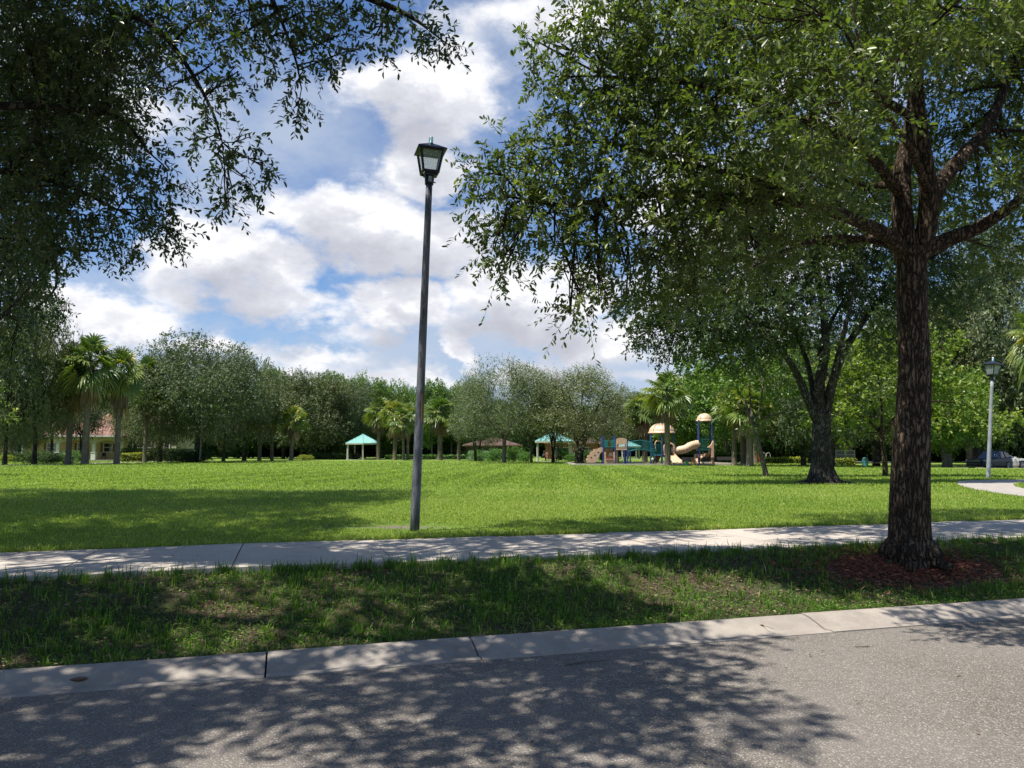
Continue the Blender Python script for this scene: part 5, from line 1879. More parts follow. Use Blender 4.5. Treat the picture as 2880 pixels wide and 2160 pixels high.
gx1 = (1021.5 - 1440) / FPX * 118
gazebo(gx1, 118, 3.02, 2.40, 3.95, R(-18), 'open gazebo with sunlit teal metal roof left of the lamp post')
picnic_table(gx1 - .1, 118, .15, 'dark picnic table under the sunlit gazebo')
gx2 = (1557 - 1440) / FPX * 98
gazebo(gx2, 98, 2.78, 2.42, 3.85, R(-32), 'gazebo with teal roof half hidden behind the feathery oaks')
picnic_table(gx2 - .1, 98, .1, 'dark picnic table in the half hidden gazebo')
gazebo((1757 - 1440) / FPX * 132, 132, 2.9, 2.05, 3.3, R(10), 'distant gazebo whose teal roof shows behind the play bridge')

# ---- houses
YWALL = surf('ochre_stucco', (.60, .44, .22), (.52, .38, .20), 2, .85)
BWALL = surf('beige_stucco', (.60, .53, .42), (.52, .46, .37), 2, .85)
WHITEP = pm('white_trim', (.78, .77, .74), .6)
GLASSD = surf('dark_window_glass', (.03, .035, .04), (.02, .022, .025), 2, .08, spec=.8)
SHUTTER = pm('brown_shutter', (.16, .085, .045), .6)
STONEW = surf('grey_beige_wall', (.26, .24, .21), (.20, .185, .16), 2, .85)
ORANGEW = surf('orange_brick_wall', (.33, .12, .07), (.25, .09, .05), 3, .85)


def tile_mat(name, c1, c2):
    m, n, p, out = new_mat(name)
    tcn = n.n('ShaderNodeTexCoord')
    v = tcn.outputs['Object']
    wv = n.n('ShaderNodeTexWave', bands_direction='X')
    n.t.links.new(v, wv.inputs['Vector'])
    wv.inputs['Scale'].default_value = 1.3
    wv.inputs['Distortion'].default_value = .4
    f = n.smooth(n.noise(v, 2.5, 5, .7), .35, .65)
    c = n.mix(f, c1, c2)
    c = n.mix(n.m('MULTIPLY', wv.outputs['Fac'], .35), c, tuple(q * .5 for q in c1))
    n.t.links.new(c, p.inputs['Base Color'])
    p.inputs['Roughness'].default_value = .85
    b = n.n('ShaderNodeBump')
    b.inputs['Strength'].default_value = .8
    b.inputs['Distance'].default_value = .06
    n.t.links.new(wv.outputs['Fac'], b.inputs['Height'])
    n.t.links.new(b.outputs[0], p.inputs['Normal'])
    return m


REDTILE = tile_mat('red_roof_tile', (.33, .18, .135), (.25, .12, .09))
PINKTILE = tile_mat('faded_pink_roof_tile', (.42, .22, .15), (.32, .15, .10))
BROWNTILE = tile_mat('brown_roof_tile', (.13, .075, .058), (.09, .052, .042))


def hip_roof(g, x0, x1, y0, y1, z, h, over=.6, m=0):
    x0 -= over; x1 += over; y0 -= over; y1 += over
    d = (y1 - y0) / 2
    ym = (y0 + y1) / 2
    e = min(d, (x1 - x0) / 2 - .01)
    V = [(x0, y0, z), (x1, y0, z), (x1, y1, z), (x0, y1, z), (x0 + e, ym, z + h), (x1 - e, ym, z + h)]
    g.add(V, [(0, 1, 5, 4), (2, 3, 4, 5), (3, 2, 1, 0)], m)
    g.add([V[1], V[2], V[5], V[3], V[0], V[4]], [(0, 1, 2), (3, 4, 5)], m)


def arch_wall(g, x0, x1, zt, ys, openings, thick=.3, m=0):
    """wall slab in the x-z plane at y=ys with arched openings [(xa, xb, spring, rise)], built as strips"""
    xs = x0
    for xa, xb, sp, rise in openings + [(x1, None, 0, 0)]:
        if xa > xs:
            g.box(((xs + xa) / 2, ys, zt / 2), (xa - xs, thick, zt), m)
        if xb is None:
            break
        n = 14
        for i in range(n):
            u0, u1 = i / n, (i + 1) / n
            uu = (u0 + u1) / 2
            z0 = sp + rise * math.sqrt(max(0, 1 - (2 * uu - 1) ** 2))
            g.box((xa + (xb - xa) * uu, ys, (z0 + zt) / 2), ((xb - xa) / n, thick, zt - z0), m)
        xs = xb


def window(root, x, y, z, w, h, shutters=True, arch=False):
    g = Geo()
    for s in (-1, 1):
        g.box((x + s * w / 2, y, z), (.09, .12, h + .09))
    g.box((x, y, z + h / 2), (w - .092, .12, .09))
    g.box((x, y, z - h / 2), (w - .092, .12, .09))
    g.box((x, y - .02, z), (w - .092, .05, .05))
    f = g.build('window', [WHITEP], root)
    g = Geo()
    g.box((x, y + .02, z), (w - .1, .03, h - .1))
    g.build('pane', [GLASSD], f)
    if shutters:
        for s in (-1, 1):
            g = Geo()
            g.box((x + s * (w / 2 + .26), y + .01, z), (.36, .06, h))
            g.build('shutter', [SHUTTER], root)


def yellow_house():
    D = 104.0
    s = D / FPX

    def hx(px): return (px - 1440) * s
    z0 = float(gz(hx(250), D))
    zz = lambda py: CAMZ + math.tan(R(angles(250, py)[1])) * math.hypot(hx(250), D) - z0
    ox = hx(250)
    root = empty('house', (ox, D, z0))
    tag(root, 'yellow single storey house with red tiled roof and arched porch behind the palms', 'house')
    xL, xR = hx(-120) - ox, hx(345) - ox
    ze = zz(1229)
    g = Geo()
    g.box(((xL + xR) / 2, 4.5, ze / 2), (xR - xL, 6, ze))
    g.build('wall', [YWALL], root)
    # porch arcade
    g = Geo()
    ops = []
    cols = [hx(p) - ox for p in (-118, -23, 72, 170, 271, 345)]
    for a, b in zip(cols[:-1], cols[1:]):
        ops.append((a + .28, b - .28, ze * .70, ze * .16))
    arch_wall(g, cols[0] - .3, cols[-1] + .3, ze, -.1, ops, .35)
    g.build('arcade', [BWALL], root)
    for c in cols[1:-1]:
        g = Geo()
        g.box((c, -.1, ze * .35), (.34, .42, ze * .70))
        g.box((c, -.1, .55), (.62, .6, 1.1))
        g.box((c, -.1, 1.13), (.70, .68, .08))
        g.build('column', [WHITEP], root)
    g = Geo()
    g.box(((xL + xR) / 2, .6, .06), (xR - xL, 2.2, .12))
    g.build('porch_floor', [PATHM], root)
    g = Geo()
    hip_roof(g, xL, xR, -.3, 7.8, ze + .2, 2.0, .5)
    g.build('roof', [REDTILE], root)
    g = Geo()
    g.box(((xL + xR) / 2, -.78, ze + .12), (xR - xL + 1.0, .08, .22))
    g.build('gutter', [WHITEP], root)
    for p, w in ((37, 1.3), (-60, 1.3), (130, 1.1), (217, 1.1), (292, 1.2)):
        window(root, hx(p) - ox, 1.44, ze * .56, w, ze * .38)
    # right wing, taller and beige
    xa, xb = hx(345) - ox, hx(488) - ox
    zw = zz(1205)
    g = Geo()
    ops = [(hx(352) - ox, hx(368) - ox, zw * .5, zw * .12)]
    g.box(((xa + xb) / 2, 4.2, zw / 2), (xb - xa, 6, zw))
    g.build('wall', [BWALL], root)
    g = Geo()
    hip_roof(g, xa, xb, 1.2, 7.2, zw, 1.7, .5)
    g.build('roof', [REDTILE], root)
    for p in (358, 388, 410, 436, 462):
        window(root, hx(p) - ox, 1.14, zw * .40, .75, zw * .42, p in (388, 436))
    g = Geo()
    hip_roof(g, hx(180) - ox, hx(300) - ox, 3, 9, ze + .9, 2.6, .5)
    g.build('roof', [PINKTILE], root)
    # a patio chair in the shade of the porch
    c = empty('patio_chair', (hx(290), D + .6, z0 + .12), .4)
    tag(c, 'metal patio chair in the shade of the arched porch', 'chair')
    g = Geo(); g.box((0, 0, .44), (.5, .5, .04)); g.build('seat', [BLACKMETAL], c)
    g = Geo(); g.box((0, .24, .72), (.48, .04, .5), rx=-.15); g.build('backrest', [BLACKMETAL], c)
    for sx in (-1, 1):
        for sy in (-1, 1):
            g = Geo(); g.rod((sx * .22, sy * .22, 0), (sx * .22, sy * .22, .43), .02, 5); g.build('leg', [BLACKMETAL], c)


yellow_house()


def simple_house(px0, px1, D, py_eave, py_ridge, wall, roof, label, depth=9, wins=(), light=()):
    s = D / FPX
    cx = ((px0 + px1) / 2 - 1440) * s
    z0 = float(gz(cx, D))
    zz = lambda py: CAMZ + math.tan(R(angles((px0 + px1) / 2, py)[1])) * math.hypot(cx, D) - z0
    w = (px1 - px0) * s
    root = empty('house', (cx, D, z0))
    tag(root, label, 'house')
    ze = zz(py_eave)
    g = Geo()
    g.box((0, depth / 2, ze / 2), (w - 1.2, depth, ze))
    g.build('wall', [wall], root)
    g = Geo()
    hip_roof(g, -w / 2 + .6, w / 2 - .6, 0, depth, ze + .01, zz(py_ridge) - ze, .6)
    g.build('roof', [roof], root)
    g = Geo()
    g.box((0, -.63, ze - .06), (w, .08, .2))
    g.build('gutter', [SHUTTER], root)
    for p, ww, hh in wins:
        window(root, (p - 1440) * s - cx, -.05, ze * .5, ww, hh, False)
    for p, ww, hh in light:
        g = Geo()
        g.box(((p - 1440) * s - cx, -.06, hh / 2), (ww, .1, hh))
        g.build('garage_door', [WHITEP], root)
    return root


simple_house(1300, 1468, 122, 1252, 1226, DARKWOOD, BROWNTILE, 'low dark house with brown tiled roof left of the straight pale oak trunk', 8, [(1400, 1.4, .9)], [(1346, 3.2, 1.4)])
simple_house(1530, 1735, 126, 1246, 1222, ORANGEW, BROWNTILE, 'long orange walled house behind the pavilion and the play bridge', 9, [(1566, 1.8, 1.2), (1640, 1.6, 1.2), (1590, 1.2, 1.2)], [(1615, 2.6, 1.0), (1675, 2.2, 1.5)])
simple_house(2335, 2405, 116, 1256, 1242, STONEW, BROWNTILE, 'pale house glimpsed between the trunks at the far right', 8, [(2360, 1.5, 1.3), (2385, 1.5, 1.3)])

# ---- playground
TAN = pm('tan_moulded_plastic', (.60, .40, .26), .45)
TAND = pm('tan_plastic_shadow_hole', (.05, .035, .03), .6)  # near-black colour stands for the shade inside holes
TANL = pm('pale_tan_plastic', (.70, .50, .33), .4)
BLUE = pm('blue_painted_steel', (.035, .065, .19), .35)
TEAL = pm('teal_painted_steel', (.015, .16, .155), .35)
DECKB = pm('blue_grey_deck', (.05, .12, .20), .5)
REDB = pm('dark_red_plastic', (.20, .05, .03), .5)
RUBBER = surf('dark_play_surface', (.13, .10, .075), (.085, .065, .05), 3, .95)
SANDK = pm('pale_border', (.48, .42, .35), .8)

PD = 70.0
PS = FPX / PD
porg = np.array([(1787 - 1440) / PS, PD, 0.0])
porg[2] = float(gz(porg[0], porg[1]))
KX = PS / .208


def zx(x): return (x - 900) / KX
def zz_(y): return (978 - y) / KX


def playground():
    # play area ground with pale border
    g = Geo()
    x0, x1, y0, y1 = zx(60), zx(2200), -3.2, 8.5
    g.box(((x0 + x1) / 2, (y0 + y1) / 2, .0), (x1 - x0, y1 - y0, .06))
    o = g.build('play_surface', [RUBBER], None)
    o.location = porg
    tag(o, 'brown loose play surface under the playground', 'play surface', kind='structure')
    g = Geo()
    bw = .18
    g.box(((x0 + x1) / 2, y0 - bw / 2 - .003, .05), (x1 - x0 + .4, bw, .20))
    g.box(((x0 + x1) / 2, y1 + bw / 2 + .003, .05), (x1 - x0 + .4, bw, .20))
    g.box((x0 - bw / 2 - .003, (y0 + y1) / 2, .05), (bw, y1 - y0, .20))
    g.box((x1 + bw / 2 + .003, (y0 + y1) / 2, .05), (bw, y1 - y0, .20))
    o = g.build('play_area_border', [SANDK], None)
    o.location = porg
    tag(o, 'pale low border round the play area', 'border', kind='structure')

    root = empty('playground', porg)
    tag(root, 'tan, blue and teal playground structure with two domes, bridge and slides', 'playground')

    def bld(g, name, mats, smooth=False, parent=root):
        return g.build(name, mats, parent, smooth=smooth)

    def post(x, y, h, mat=BLUE):
        g = Geo()
        g.rod((zx(x), y, -.05), (zx(x), y, h), .062, 10)
        g.lathe([(.065, h), (.065, h + .05), (0, h + .07)], (zx(x), y, 0), 10)
        bld(g, 'post', [mat])

    def deck(xa, xb, ya, yb, z, name='deck'):
        g = Geo()
        g.box(((zx(xa) + zx(xb)) / 2, (ya + yb) / 2, z), (zx(xb) - zx(xa), yb - ya, .10))
        bld(g, name, [DECKB])

    def rail(xa, xb, y, za, zb, n, mat=TEAL, vert=False):
        g = Geo()
        a, b = zx(xa), zx(xb)
        if vert:      # panel running in depth at x=xa between y and n_y=xb
            return
        g.rod((a, y, za), (b, y, za), .02, 6)
        g.rod((a, y, zb), (b, y, zb), .022, 6)
        for k in range(n):
            x = a + (b - a) * (k + .5) / n
            g.rod((x, y, za), (x, y, zb), .012, 5)
        bld(g, 'railing', [mat])
    # left platform -------------------------------------------------
    zl = zz_(755)
    for x in (462, 622):
        for y in (0, 1.15):
            post(x, y, zz_(600))
    deck(468, 785, .02, 1.13, zl)
    g = Geo()      # teal barrier panel with windows
    for a, b in ((470, 520), (570, 615)):
        g.box(((zx(a) + zx(b)) / 2, 0, (zz_(650) + zz_(745)) / 2), (zx(b) - zx(a), .05, zz_(650) - zz_(745)))
    g.rod((zx(465), 0, zz_(735)), (zx(620), 0, zz_(735)), .03, 6)
    g.rod((zx(465), 0, zz_(650)), (zx(620), 0, zz_(650)), .025, 6)
    bld(g, 'barrier_panel', [TEAL])
    # moulded climber with scalloped steps
    g = Geo()
    outl = [(243, 950), (240, 905), (262, 880), (255, 858), (300, 840), (296, 812), (345, 790), (338, 770), (400, 762), (440, 745), (455, 745), (455, 800), (428, 815), (400, 870), (370, 935), (350, 950)]
    poly = [(zx(a), zz_(b)) for a, b in outl]
    for yy in (.12, 1.02):
        g.prism(poly, (0, yy, 0), (1, 0, 0), (0, 0, 1), .09)
    stp = [(250, 935), (262, 882), (300, 842), (345, 795), (405, 768), (450, 752)]
    for (a, b), (c, d) in zip(stp[:-1], stp[1:]):
        g.box(((zx(a) + zx(c)) / 2, .57, (zz_(b) + zz_(d)) / 2 - .04), (abs(zx(c) - zx(a)) + .06, .81, .12), ry=-math.atan2(zz_(d) - zz_(b), zx(c) - zx(a)) * .55)
    bld(g, 'climber', [TAN])
    g = Geo()      # hand holds: solid dark discs, the shade of the holes put into colour
    for a, b in ((300, 880), (350, 850), (395, 810)):
        g.rod((zx(a), .06, zz_(b)), (zx(a), .075, zz_(b)), .07, 10)
    bld(g, 'climber_hole_shade', [TAND])
    # shop-front panel below the deck
    g = Geo()
    yy = -.02
    g.box((zx(484), yy, (zz_(805) + zz_(960)) / 2), (.14, .07, zz_(805) - zz_(960)))
    g.box((zx(605), yy, (zz_(805) + zz_(960)) / 2), (.14, .07, zz_(805) - zz_(960)))
    g.box((zx(545), yy, (zz_(905) + zz_(960)) / 2), (zx(598) - zx(492), .068, zz_(905) - zz_(960)))
    g.box((zx(545), yy - .08, zz_(905)), (zx(600) - zx(490), .26, .05))
    bld(g, 'counter_panel', [TAN])
    g = Geo()
    g.box((zx(545), yy - .04, zz_(888)), (zx(595) - zx(495), .03, zz_(872) - zz_(904)))
    bld(g, 'counter_front', [REDB])
    g = Geo()
    g.prism([(zx(565) + .2 * math.cos(t), zz_(865) + .36 * math.sin(t)) for t in np.linspace(0, math.pi, 12)], (0, .25, 0), (1, 0, 0), (0, 0, 1), .06)
    bld(g, 'play_disc', [TANL])
    # tan picket panel with arched top
    g = Geo()
    a, b = zx(632), zx(778)
    for k in range(8):
        x = a + (b - a) * (k + .5) / 8
        g.box((x, 0, (zz_(700) + zz_(768)) / 2), (.055, .05, zz_(700) - zz_(768)))
    g.box(((a + b) / 2, 0, zz_(772)), (b - a, .07, .10))
    arch = [(a, zz_(702)), (b, zz_(702))] + [((a + b) / 2 + (b - a) / 2 * math.cos(t), zz_(645) + (zz_(615) - zz_(645)) * math.sin(t)) for t in np.linspace(0, math.pi, 12)]
    g.prism(arch, (0, 0, 0), (1, 0, 0), (0, 0, 1), .06)
    bld(g, 'picket_panel', [TAN])
    for x in (785,):
        for y in (0, 1.15):
            post(x, y, zz_(640))
    post(742, -.05, zz_(790))
    g = Geo()     # climbing poles under the deck
    for k in range(4):
        z = .25 + k * .28
        g.rod((zx(660), .5, z), (zx(740), .9, z + .1), .025, 6)
        g.rod((zx(742), .1, z), (zx(785), .1, z + .05), .025, 6)
    bld(g, 'rung_ladder', [BLUE])
    g = Geo()
    g.box((zx(648), .2, zz_(870)), (.13, .12, zz_(785) - zz_(960)))
    bld(g, 'support_panel', [TAN])
    # arched bridge
    n = 26
    for y in (.05, 1.1):
        g = Geo()
        xs = np.linspace(zx(805), zx(1130), n)
        q = np.linspace(0, 1, n)
        lo = zz_(800) + (zz_(770) - zz_(800)) * np.sin(q * math.pi)
        hi = zz_(672) + (zz_(645) - zz_(672)) * (1 - np.abs(q - .5) * 2)
        g.tube([(x, y, z) for x, z in zip(xs, hi)], .024, 6)
        g.tube([(x, y, z) for x, z in zip(xs, lo)], .03, 6)
        for x, a_, b_ in zip(xs, lo, hi):
            g.rod((x, y, a_), (x, y, b_), .013, 5)
        bld(g, 'bridge_railing', [TEAL])
    g = Geo()
    for x0_, x1_, za, zb in zip(xs[:-1], xs[1:], lo[:-1], lo[1:]):
        g.box(((x0_ + x1_) / 2, .575, (za + zb) / 2 - .05), (x1_ - x0_ - .01, 1.0, .06), ry=-math.atan2(zb - za, x1_ - x0_))
    bld(g, 'bridge_deck', [DECKB])
    post(825, .05, zz_(790))
    # wide domed tower
    hx_ = [(1110, .1), (1238, -.55), (1400, -.3), (1430, .8), (1290, 1.55), (1130, 1.2)]
    for x, y in hx_:
        post(x, y, zz_(548))
    g = Geo()
    prof = [(1.24, 0), (1.24, .10), (1.17, .11)] + [(1.17 * math.cos(t), .11 + .82 * math.sin(t)) for t in np.linspace(.08, math.pi / 2, 10)]
    g.lathe(prof, (zx(1267), .5, zz_(552)), 30)
    g.lathe([(1.20, -.0), (1.14, .08)] + [(1.12 * math.cos(t), .08 + .78 * math.sin(t)) for t in np.linspace(.08, math.pi / 2, 8)], (zx(1267), .5, zz_(552)), 30)
    dome = bld(g, 'dome_roof', [TANL], True)
    g = Geo()
    for k in range(6):
        a = k * math.pi / 3 + 1.72 - math.pi
        pts = [(zx(1267) + math.cos(a) * 1.18 * math.cos(t), .5 + math.sin(a) * 1.18 * math.cos(t), zz_(552) + .11 + .83 * math.sin(t)) for t in np.linspace(.05, 1.5, 9)]
        g.tube(pts, .022, 5)
    bld(g, 'dome_rib', [pm('tan_rib', (.42, .29, .19), .5)], False, dome)
    g = Geo()
    g.lathe([(0, -.05), (1.05, -.05), (1.05, .05), (0, .05)], (zx(1265), .5, zz_(850)), 6, sx=1.0)
    bld(g, 'deck', [DECKB])
    rail(1122, 1236, -.25, zz_(840), zz_(712), 7)
    rail(1135, 1290, 1.45, zz_(840), zz_(690), 8)
    g = Geo()      # tan arch of the entrance
    pts = [(zx(1200) + .30 * math.cos(t), -.2, zz_(700) + .33 * math.sin(t)) for t in np.linspace(math.pi, .2, 9)]
    pts = [(zx(1168) - .02, -.2, zz_(800))] + pts
    g.tube(spline(pts, 2), .055, 8)
    bld(g, 'entrance_arch', [TAN], True)
    g = Geo()      # ball spinner and little stools at the foot
    g.lathe([(0, -.16), (.11, -.1), (.14, 0), (.11, .1), (0, .16)], (zx(1100), -.9, zz_(905)), 12)
    bld(g, 'spinner_ball', [LABELM], True)
    g = Geo()
    g.rod((zx(1100), -.9, 0), (zx(1100), -.9, zz_(925)), .03, 6)
    for x, y in ((1118, -.8), (1142, -.95)):
        g.rod((zx(x), y, 0), (zx(x), y, zz_(870)), .06, 8)
    bld(g, 'spinner_stand', [BLACKMETAL])
    g = Geo()      # wavy teal ladder
    for k in range(6):
        g.rod((zx(1080), -.5, zz_(880) + k * .16), (zx(1150), -.35, zz_(880) + k * .16 + .03), .02, 5)
    bld(g, 'wavy_ladder', [TEAL])
    g = Geo()
    g.box((zx(1190), .3, zz_(900)), (.45, .06, .6), ry=.35)
    bld(g, 'slide_underside', [REDB])
    # double slide with hood
    for xa in (1262, 1345):
        pass
    g = Geo()
    hood = []
    for t in np.linspace(math.pi, 0, 16):
        hood.append((zx(1330) + .46 * math.cos(t), -.62, zz_(745) + .38 * math.sin(t)))
    hood = [(zx(1330) - .46, -.62, zz_(850))] + hood + [(zx(1330) + .46, -.62, zz_(850))]
    g.tube(hood, .075, 8)
    bld(g, 'slide_hood', [TAN], True)
    g = Geo()
    n = 12
    prof_x = [-.50, -.47, -.40, -.03, 0, .03, .40, .47, .50]
    prof_z = [.20, .20, 0, 0, .12, 0, 0, .20, .20]
    V = []
    for i in range(n + 1):
        q = i / n
        yv = -.62 - 1.9 * q
        zc = zz_(855) * (1 - q) ** 1.25 * 1.0 + .24 * q
        zc = max(zc, .22)
        shift = .28 * q
        V += [(zx(1330) + shift + px_, yv, zc + pz_) for px_, pz_ in zip(prof_x, prof_z)]
    m_ = len(prof_x)
    F = [(i * m_ + j, i * m_ + j + 1, (i + 1) * m_ + j + 1, (i + 1) * m_ + j) for i in range(n) for j in range(m_ - 1)]
    g.add(V, F)
    g.add([(x, y, z - .04) for x, y, z in V], [f[::-1] for f in F])
    bld(g, 'double_slide', [TANL])
    g = Geo()
    g.rod((zx(1340), -2.3, 0), (zx(1340), -2.3, .2), .05, 6)
    g.rod((zx(1470), -2.3, 0), (zx(1470), -2.3, .2), .05, 6)
    bld(g, 'slide_foot', [BLACKMETAL])
    # tube tunnel between the towers
    pts = spline([(zx(1395), .2, zz_(785)), (zx(1470), .0, zz_(785)), (zx(1560), -.1, zz_(768)), (zx(1650), 0, zz_(722)), (zx(1750), .2, zz_(700))], 8)
    g = Geo()
    g.tube(pts, [.37] * len(pts), 22, 0, False)
    for i in range(6, len(pts) - 1, 8):
        g.tube([pts[i] - (pts[i + 1] - pts[i]) * .15, pts[i] + (pts[i + 1] - pts[i]) * .15], [.40, .40], 22)
    tun = bld(g, 'tube_tunnel', [TANL], True)
    g = Geo()  # dark discs on the tube, its shaded inside given as colour
    for i in (3, 9, 11, 13, 17, 20, 25, 27, 29):
        if i < len(pts):
            p = pts[i]
            nrm = unit(np.array([[0, -.93, -.08]]))[0]
            g.rod(p + nrm * .36, p + nrm * .385, .055, 10)
    bld(g, 'porthole_shade', [TAND], False, tun)
    # tall tower
    for x, y in ((1752, -.1), (1778, 1.0), (1928, -.15), (1948, .95)):
        post(x, y, zz_(384))
    g = Geo()
    prof = [(.76, 0), (.76, .09), (.70, .10)] + [(.70 * math.cos(t), .10 + .62 * math.sin(t)) for t in np.linspace(.08, math.pi / 2, 10)]
    g.lathe(prof, (zx(1848), .42, zz_(388)), 28)
    g.lathe([(.73, .0), (.68, .07)] + [(.66 * math.cos(t), .07 + .58 * math.sin(t)) for t in np.linspace(.08, math.pi / 2, 8)], (zx(1848), .42, zz_(388)), 28)
    dome = bld(g, 'dome_roof', [TANL], True)
    g = Geo()
    for a in (-.75 * math.pi, -.25 * math.pi, .25 * math.pi, .75 * math.pi):
        pts2 = [(zx(1848) + math.cos(a) * .71 * math.cos(t), .42 + math.sin(a) * .71 * math.cos(t), zz_(388) + .10 + .63 * math.sin(t)) for t in np.linspace(.05, 1.5, 9)]
        g.tube(pts2, .018, 5)
    bld(g, 'dome_rib', [pm('tan_rib', (.42, .29, .19), .5)], False, dome)
    deck(1752, 1945, -.1, 1.0, zz_(782))
    rail(1765, 1868, -.12, zz_(775), zz_(636), 7)
    g = Geo()
    for z in (590, 605, 622):
        g.rod((zx(1830), .9, zz_(z)), (zx(1922), .9, zz_(z)), .02, 6)
    for x in (1835, 1870, 1900):
        g.rod((zx(x), .9, zz_(770)), (zx(x), .9, zz_(590)), .015, 5)
    bld(g, 'railing', [TEAL])
    g = Geo()      # tan climbing wall seen edge on
    g.prism([(zx(1898), zz_(975)), (zx(1898), zz_(760)), (zx(1850), zz_(745)), (zx(1895), zz_(715)), (zx(1925), zz_(655)), (zx(1932), zz_(670)), (zx(1925), zz_(975))], (0, -.4, 0), (1, 0, 0), (0, 0, 1), .35)
    bld(g, 'climbing_wall', [TAN])
    g = Geo()
    pts3 = [(zx(1940), -.3, 0), (zx(1955), -.3, zz_(700)), (zx(1950), -.3, zz_(652)), (zx(1930), -.25, zz_(645))]
    g.tube(spline(pts3, 5), .022, 6)
    bld(g, 'grab_pole', [TEAL])
    g = Geo()      # spiral slide behind the tower
    V, F = [], []
    n = 26
    for i in range(n + 1):
        q = i / n
        a = -1.1 + q * 4.6
        z = zz_(800) * (1 - q) + .25 * q
        for rr_, dz in ((.22, .0), (.28, -.12), (.62, -.12), (.80, .10), (.80, .26)):
            V.append((zx(1840) + rr_ * math.cos(a), 1.0 + rr_ * math.sin(a), z + dz))
    for i in range(n):
        for j in range(4):
            F.append((i * 5 + j, i * 5 + j + 1, (i + 1) * 5 + j + 1, (i + 1) * 5 + j))
    g.add(V, F)
    g.add([(x, y, z - .03) for x, y, z in V], [f[::-1] for f in F])
    g.rod((zx(1840), 1.0, 0), (zx(1840), 1.0, zz_(800)), .06, 8)
    bld(g, 'spiral_slide', [TANL], True)
    g = Geo()
    g.tube([(zx(1690), .1, zz_(862)), (zx(1760), .1, zz_(862))], [.21, .21], 14)
    g.rod((zx(1717), -.13, zz_(862)), (zx(1717), -.10, zz_(862)), .07, 12, 1)  # disc coloured like a shaded opening
    bld(g, 'crawl_tube', [TAN, TAND])


playground()


def bench(px, D, w, rz, label, back=True):
    X = (px - 1440) / FPX * D
    root = empty('bench', (X, D, float(gz(X, D)) + .03), rz)
    tag(root, label, 'bench')
    root.scale = (1, 1, .7)
    g = Geo()
    for k in range(4):
        g.box((0, -.18 + k * .12, .45), (w, .10, .035))
    g.build('seat', [DARKWOOD], root)
    if back:
        g = Geo()
        for k in range(4):
            g.box((0, .27 + k * .03, .58 + k * .11), (w, .03, .09), rx=-.2)
        g.build('backrest', [DARKWOOD], root)
    for s in (-1, 1):
        g = Geo()
        g.rod((s * (w / 2 - .12), -.15, .44), (s * (w / 2 - .12), -.18, 0), .028, 6)
        g.rod((s * (w / 2 - .12), .2, .44), (s * (w / 2 - .12), .24, 0), .028, 6)
        g.rod((s * (w / 2 - .12), .24, 0), (s * (w / 2 - .12), .36, .95), .026, 6)
        g.build('leg', [BLACKMETAL], root)


bench(1937, 67.2, 1.15, .12, 'short dark slatted bench beside the green block')
bench(1982, 66.6, 1.5, 3.14, 'dark slatted bench in front of the tall play tower')
bench(2038, 76, 1.6, .05, 'dark bench far right of the playground by the hedge')


def block_seat(px, D, label, col, name):
    X = (px - 1440) / FPX * D
    g = Geo()
    prof = [(0, 0), (.16, 0), (.165, .02), (.15, .24), (.16, .36), (.15, .38), (0, .385)]
    g.lathe(prof, n=16)
    o = g.build('play_stool', [pm(name, col, .4)], None, smooth=False)
    o.location = (X, D, float(gz(X, D)) + .03)
    tag(o, label, 'stool')


block_seat(1929, 66.2, 'lime green play stool before the playground benches', (.08, .50, .10), 'lime_plastic')
block_seat(1946, 66.0, 'orange play stool before the playground benches', (.75, .32, .05), 'orange_plastic')


def litter_bin():
    X, D = (2428 - 1440) / FPX * 84, 84
    root = empty('litter_bin', (X, D, float(gz(X, D))))
    tag(root, 'teal litter bin beside the far path', 'bin')
    g = Geo(); g.lathe([(0, 0), (.30, 0), (.32, .85), (0, .86)], n=14); g.build('body', [pm('teal_bin', (.05, .22, .26), .5)], root)
    g = Geo(); g.lathe([(.34, .86), (.34, .93), (.2, 1.05), (0, 1.08)], n=14); g.build('lid', [pm('dark_bin_lid', (.03, .10, .12), .5)], root)


litter_bin()


def spring_rider():
    X, D = (2137 - 1440) / FPX * 82, 82
    root = empty('climbing_frame', (X, D, float(gz(X, D))))
    tag(root, 'red climbing frame with pale hoops behind the leaning young tree', 'climbing frame')
    g = Geo(); g.box((-.35, 0, .55), (.5, .08, .9)); g.build('panel', [pm('red_plastic', (.40, .03, .02), .5)], root)
    for k in range(2):
        g = Geo()
        g.tube(spline([(.1 + k * .5, 0, 0), (.1 + k * .5, 0, .9), (.3 + k * .5, 0, 1.1), (.5 + k * .5, 0, .9), (.5 + k * .5, 0, 0)], 5), .03, 6)
        g.build('hoop', [pm('pale_steel', (.5, .45, .42), .4)], root)


spring_rider()

# ---- cars
CARGREY = pm('dark_grey_car_paint', (.007, .008, .012), .45, coat=.15)
CARWHITE = pm('cream_car_paint', (.72, .70, .62), .3, coat=1.0)
CARGLASS = surf('car_glass', (.02, .03, .05), (.015, .02, .035), 2, .05, spec=1.0)
CHROME = pm('chrome_trim', (.55, .56, .58), .2, .9)
TYREM = pm('tyre_rubber', (.015, .015, .016), .8)
LAMPM = pm('headlight_lens', (.55, .58, .60), .1)
GRILLEM = pm('black_grille', (.008, .008, .01), .4)


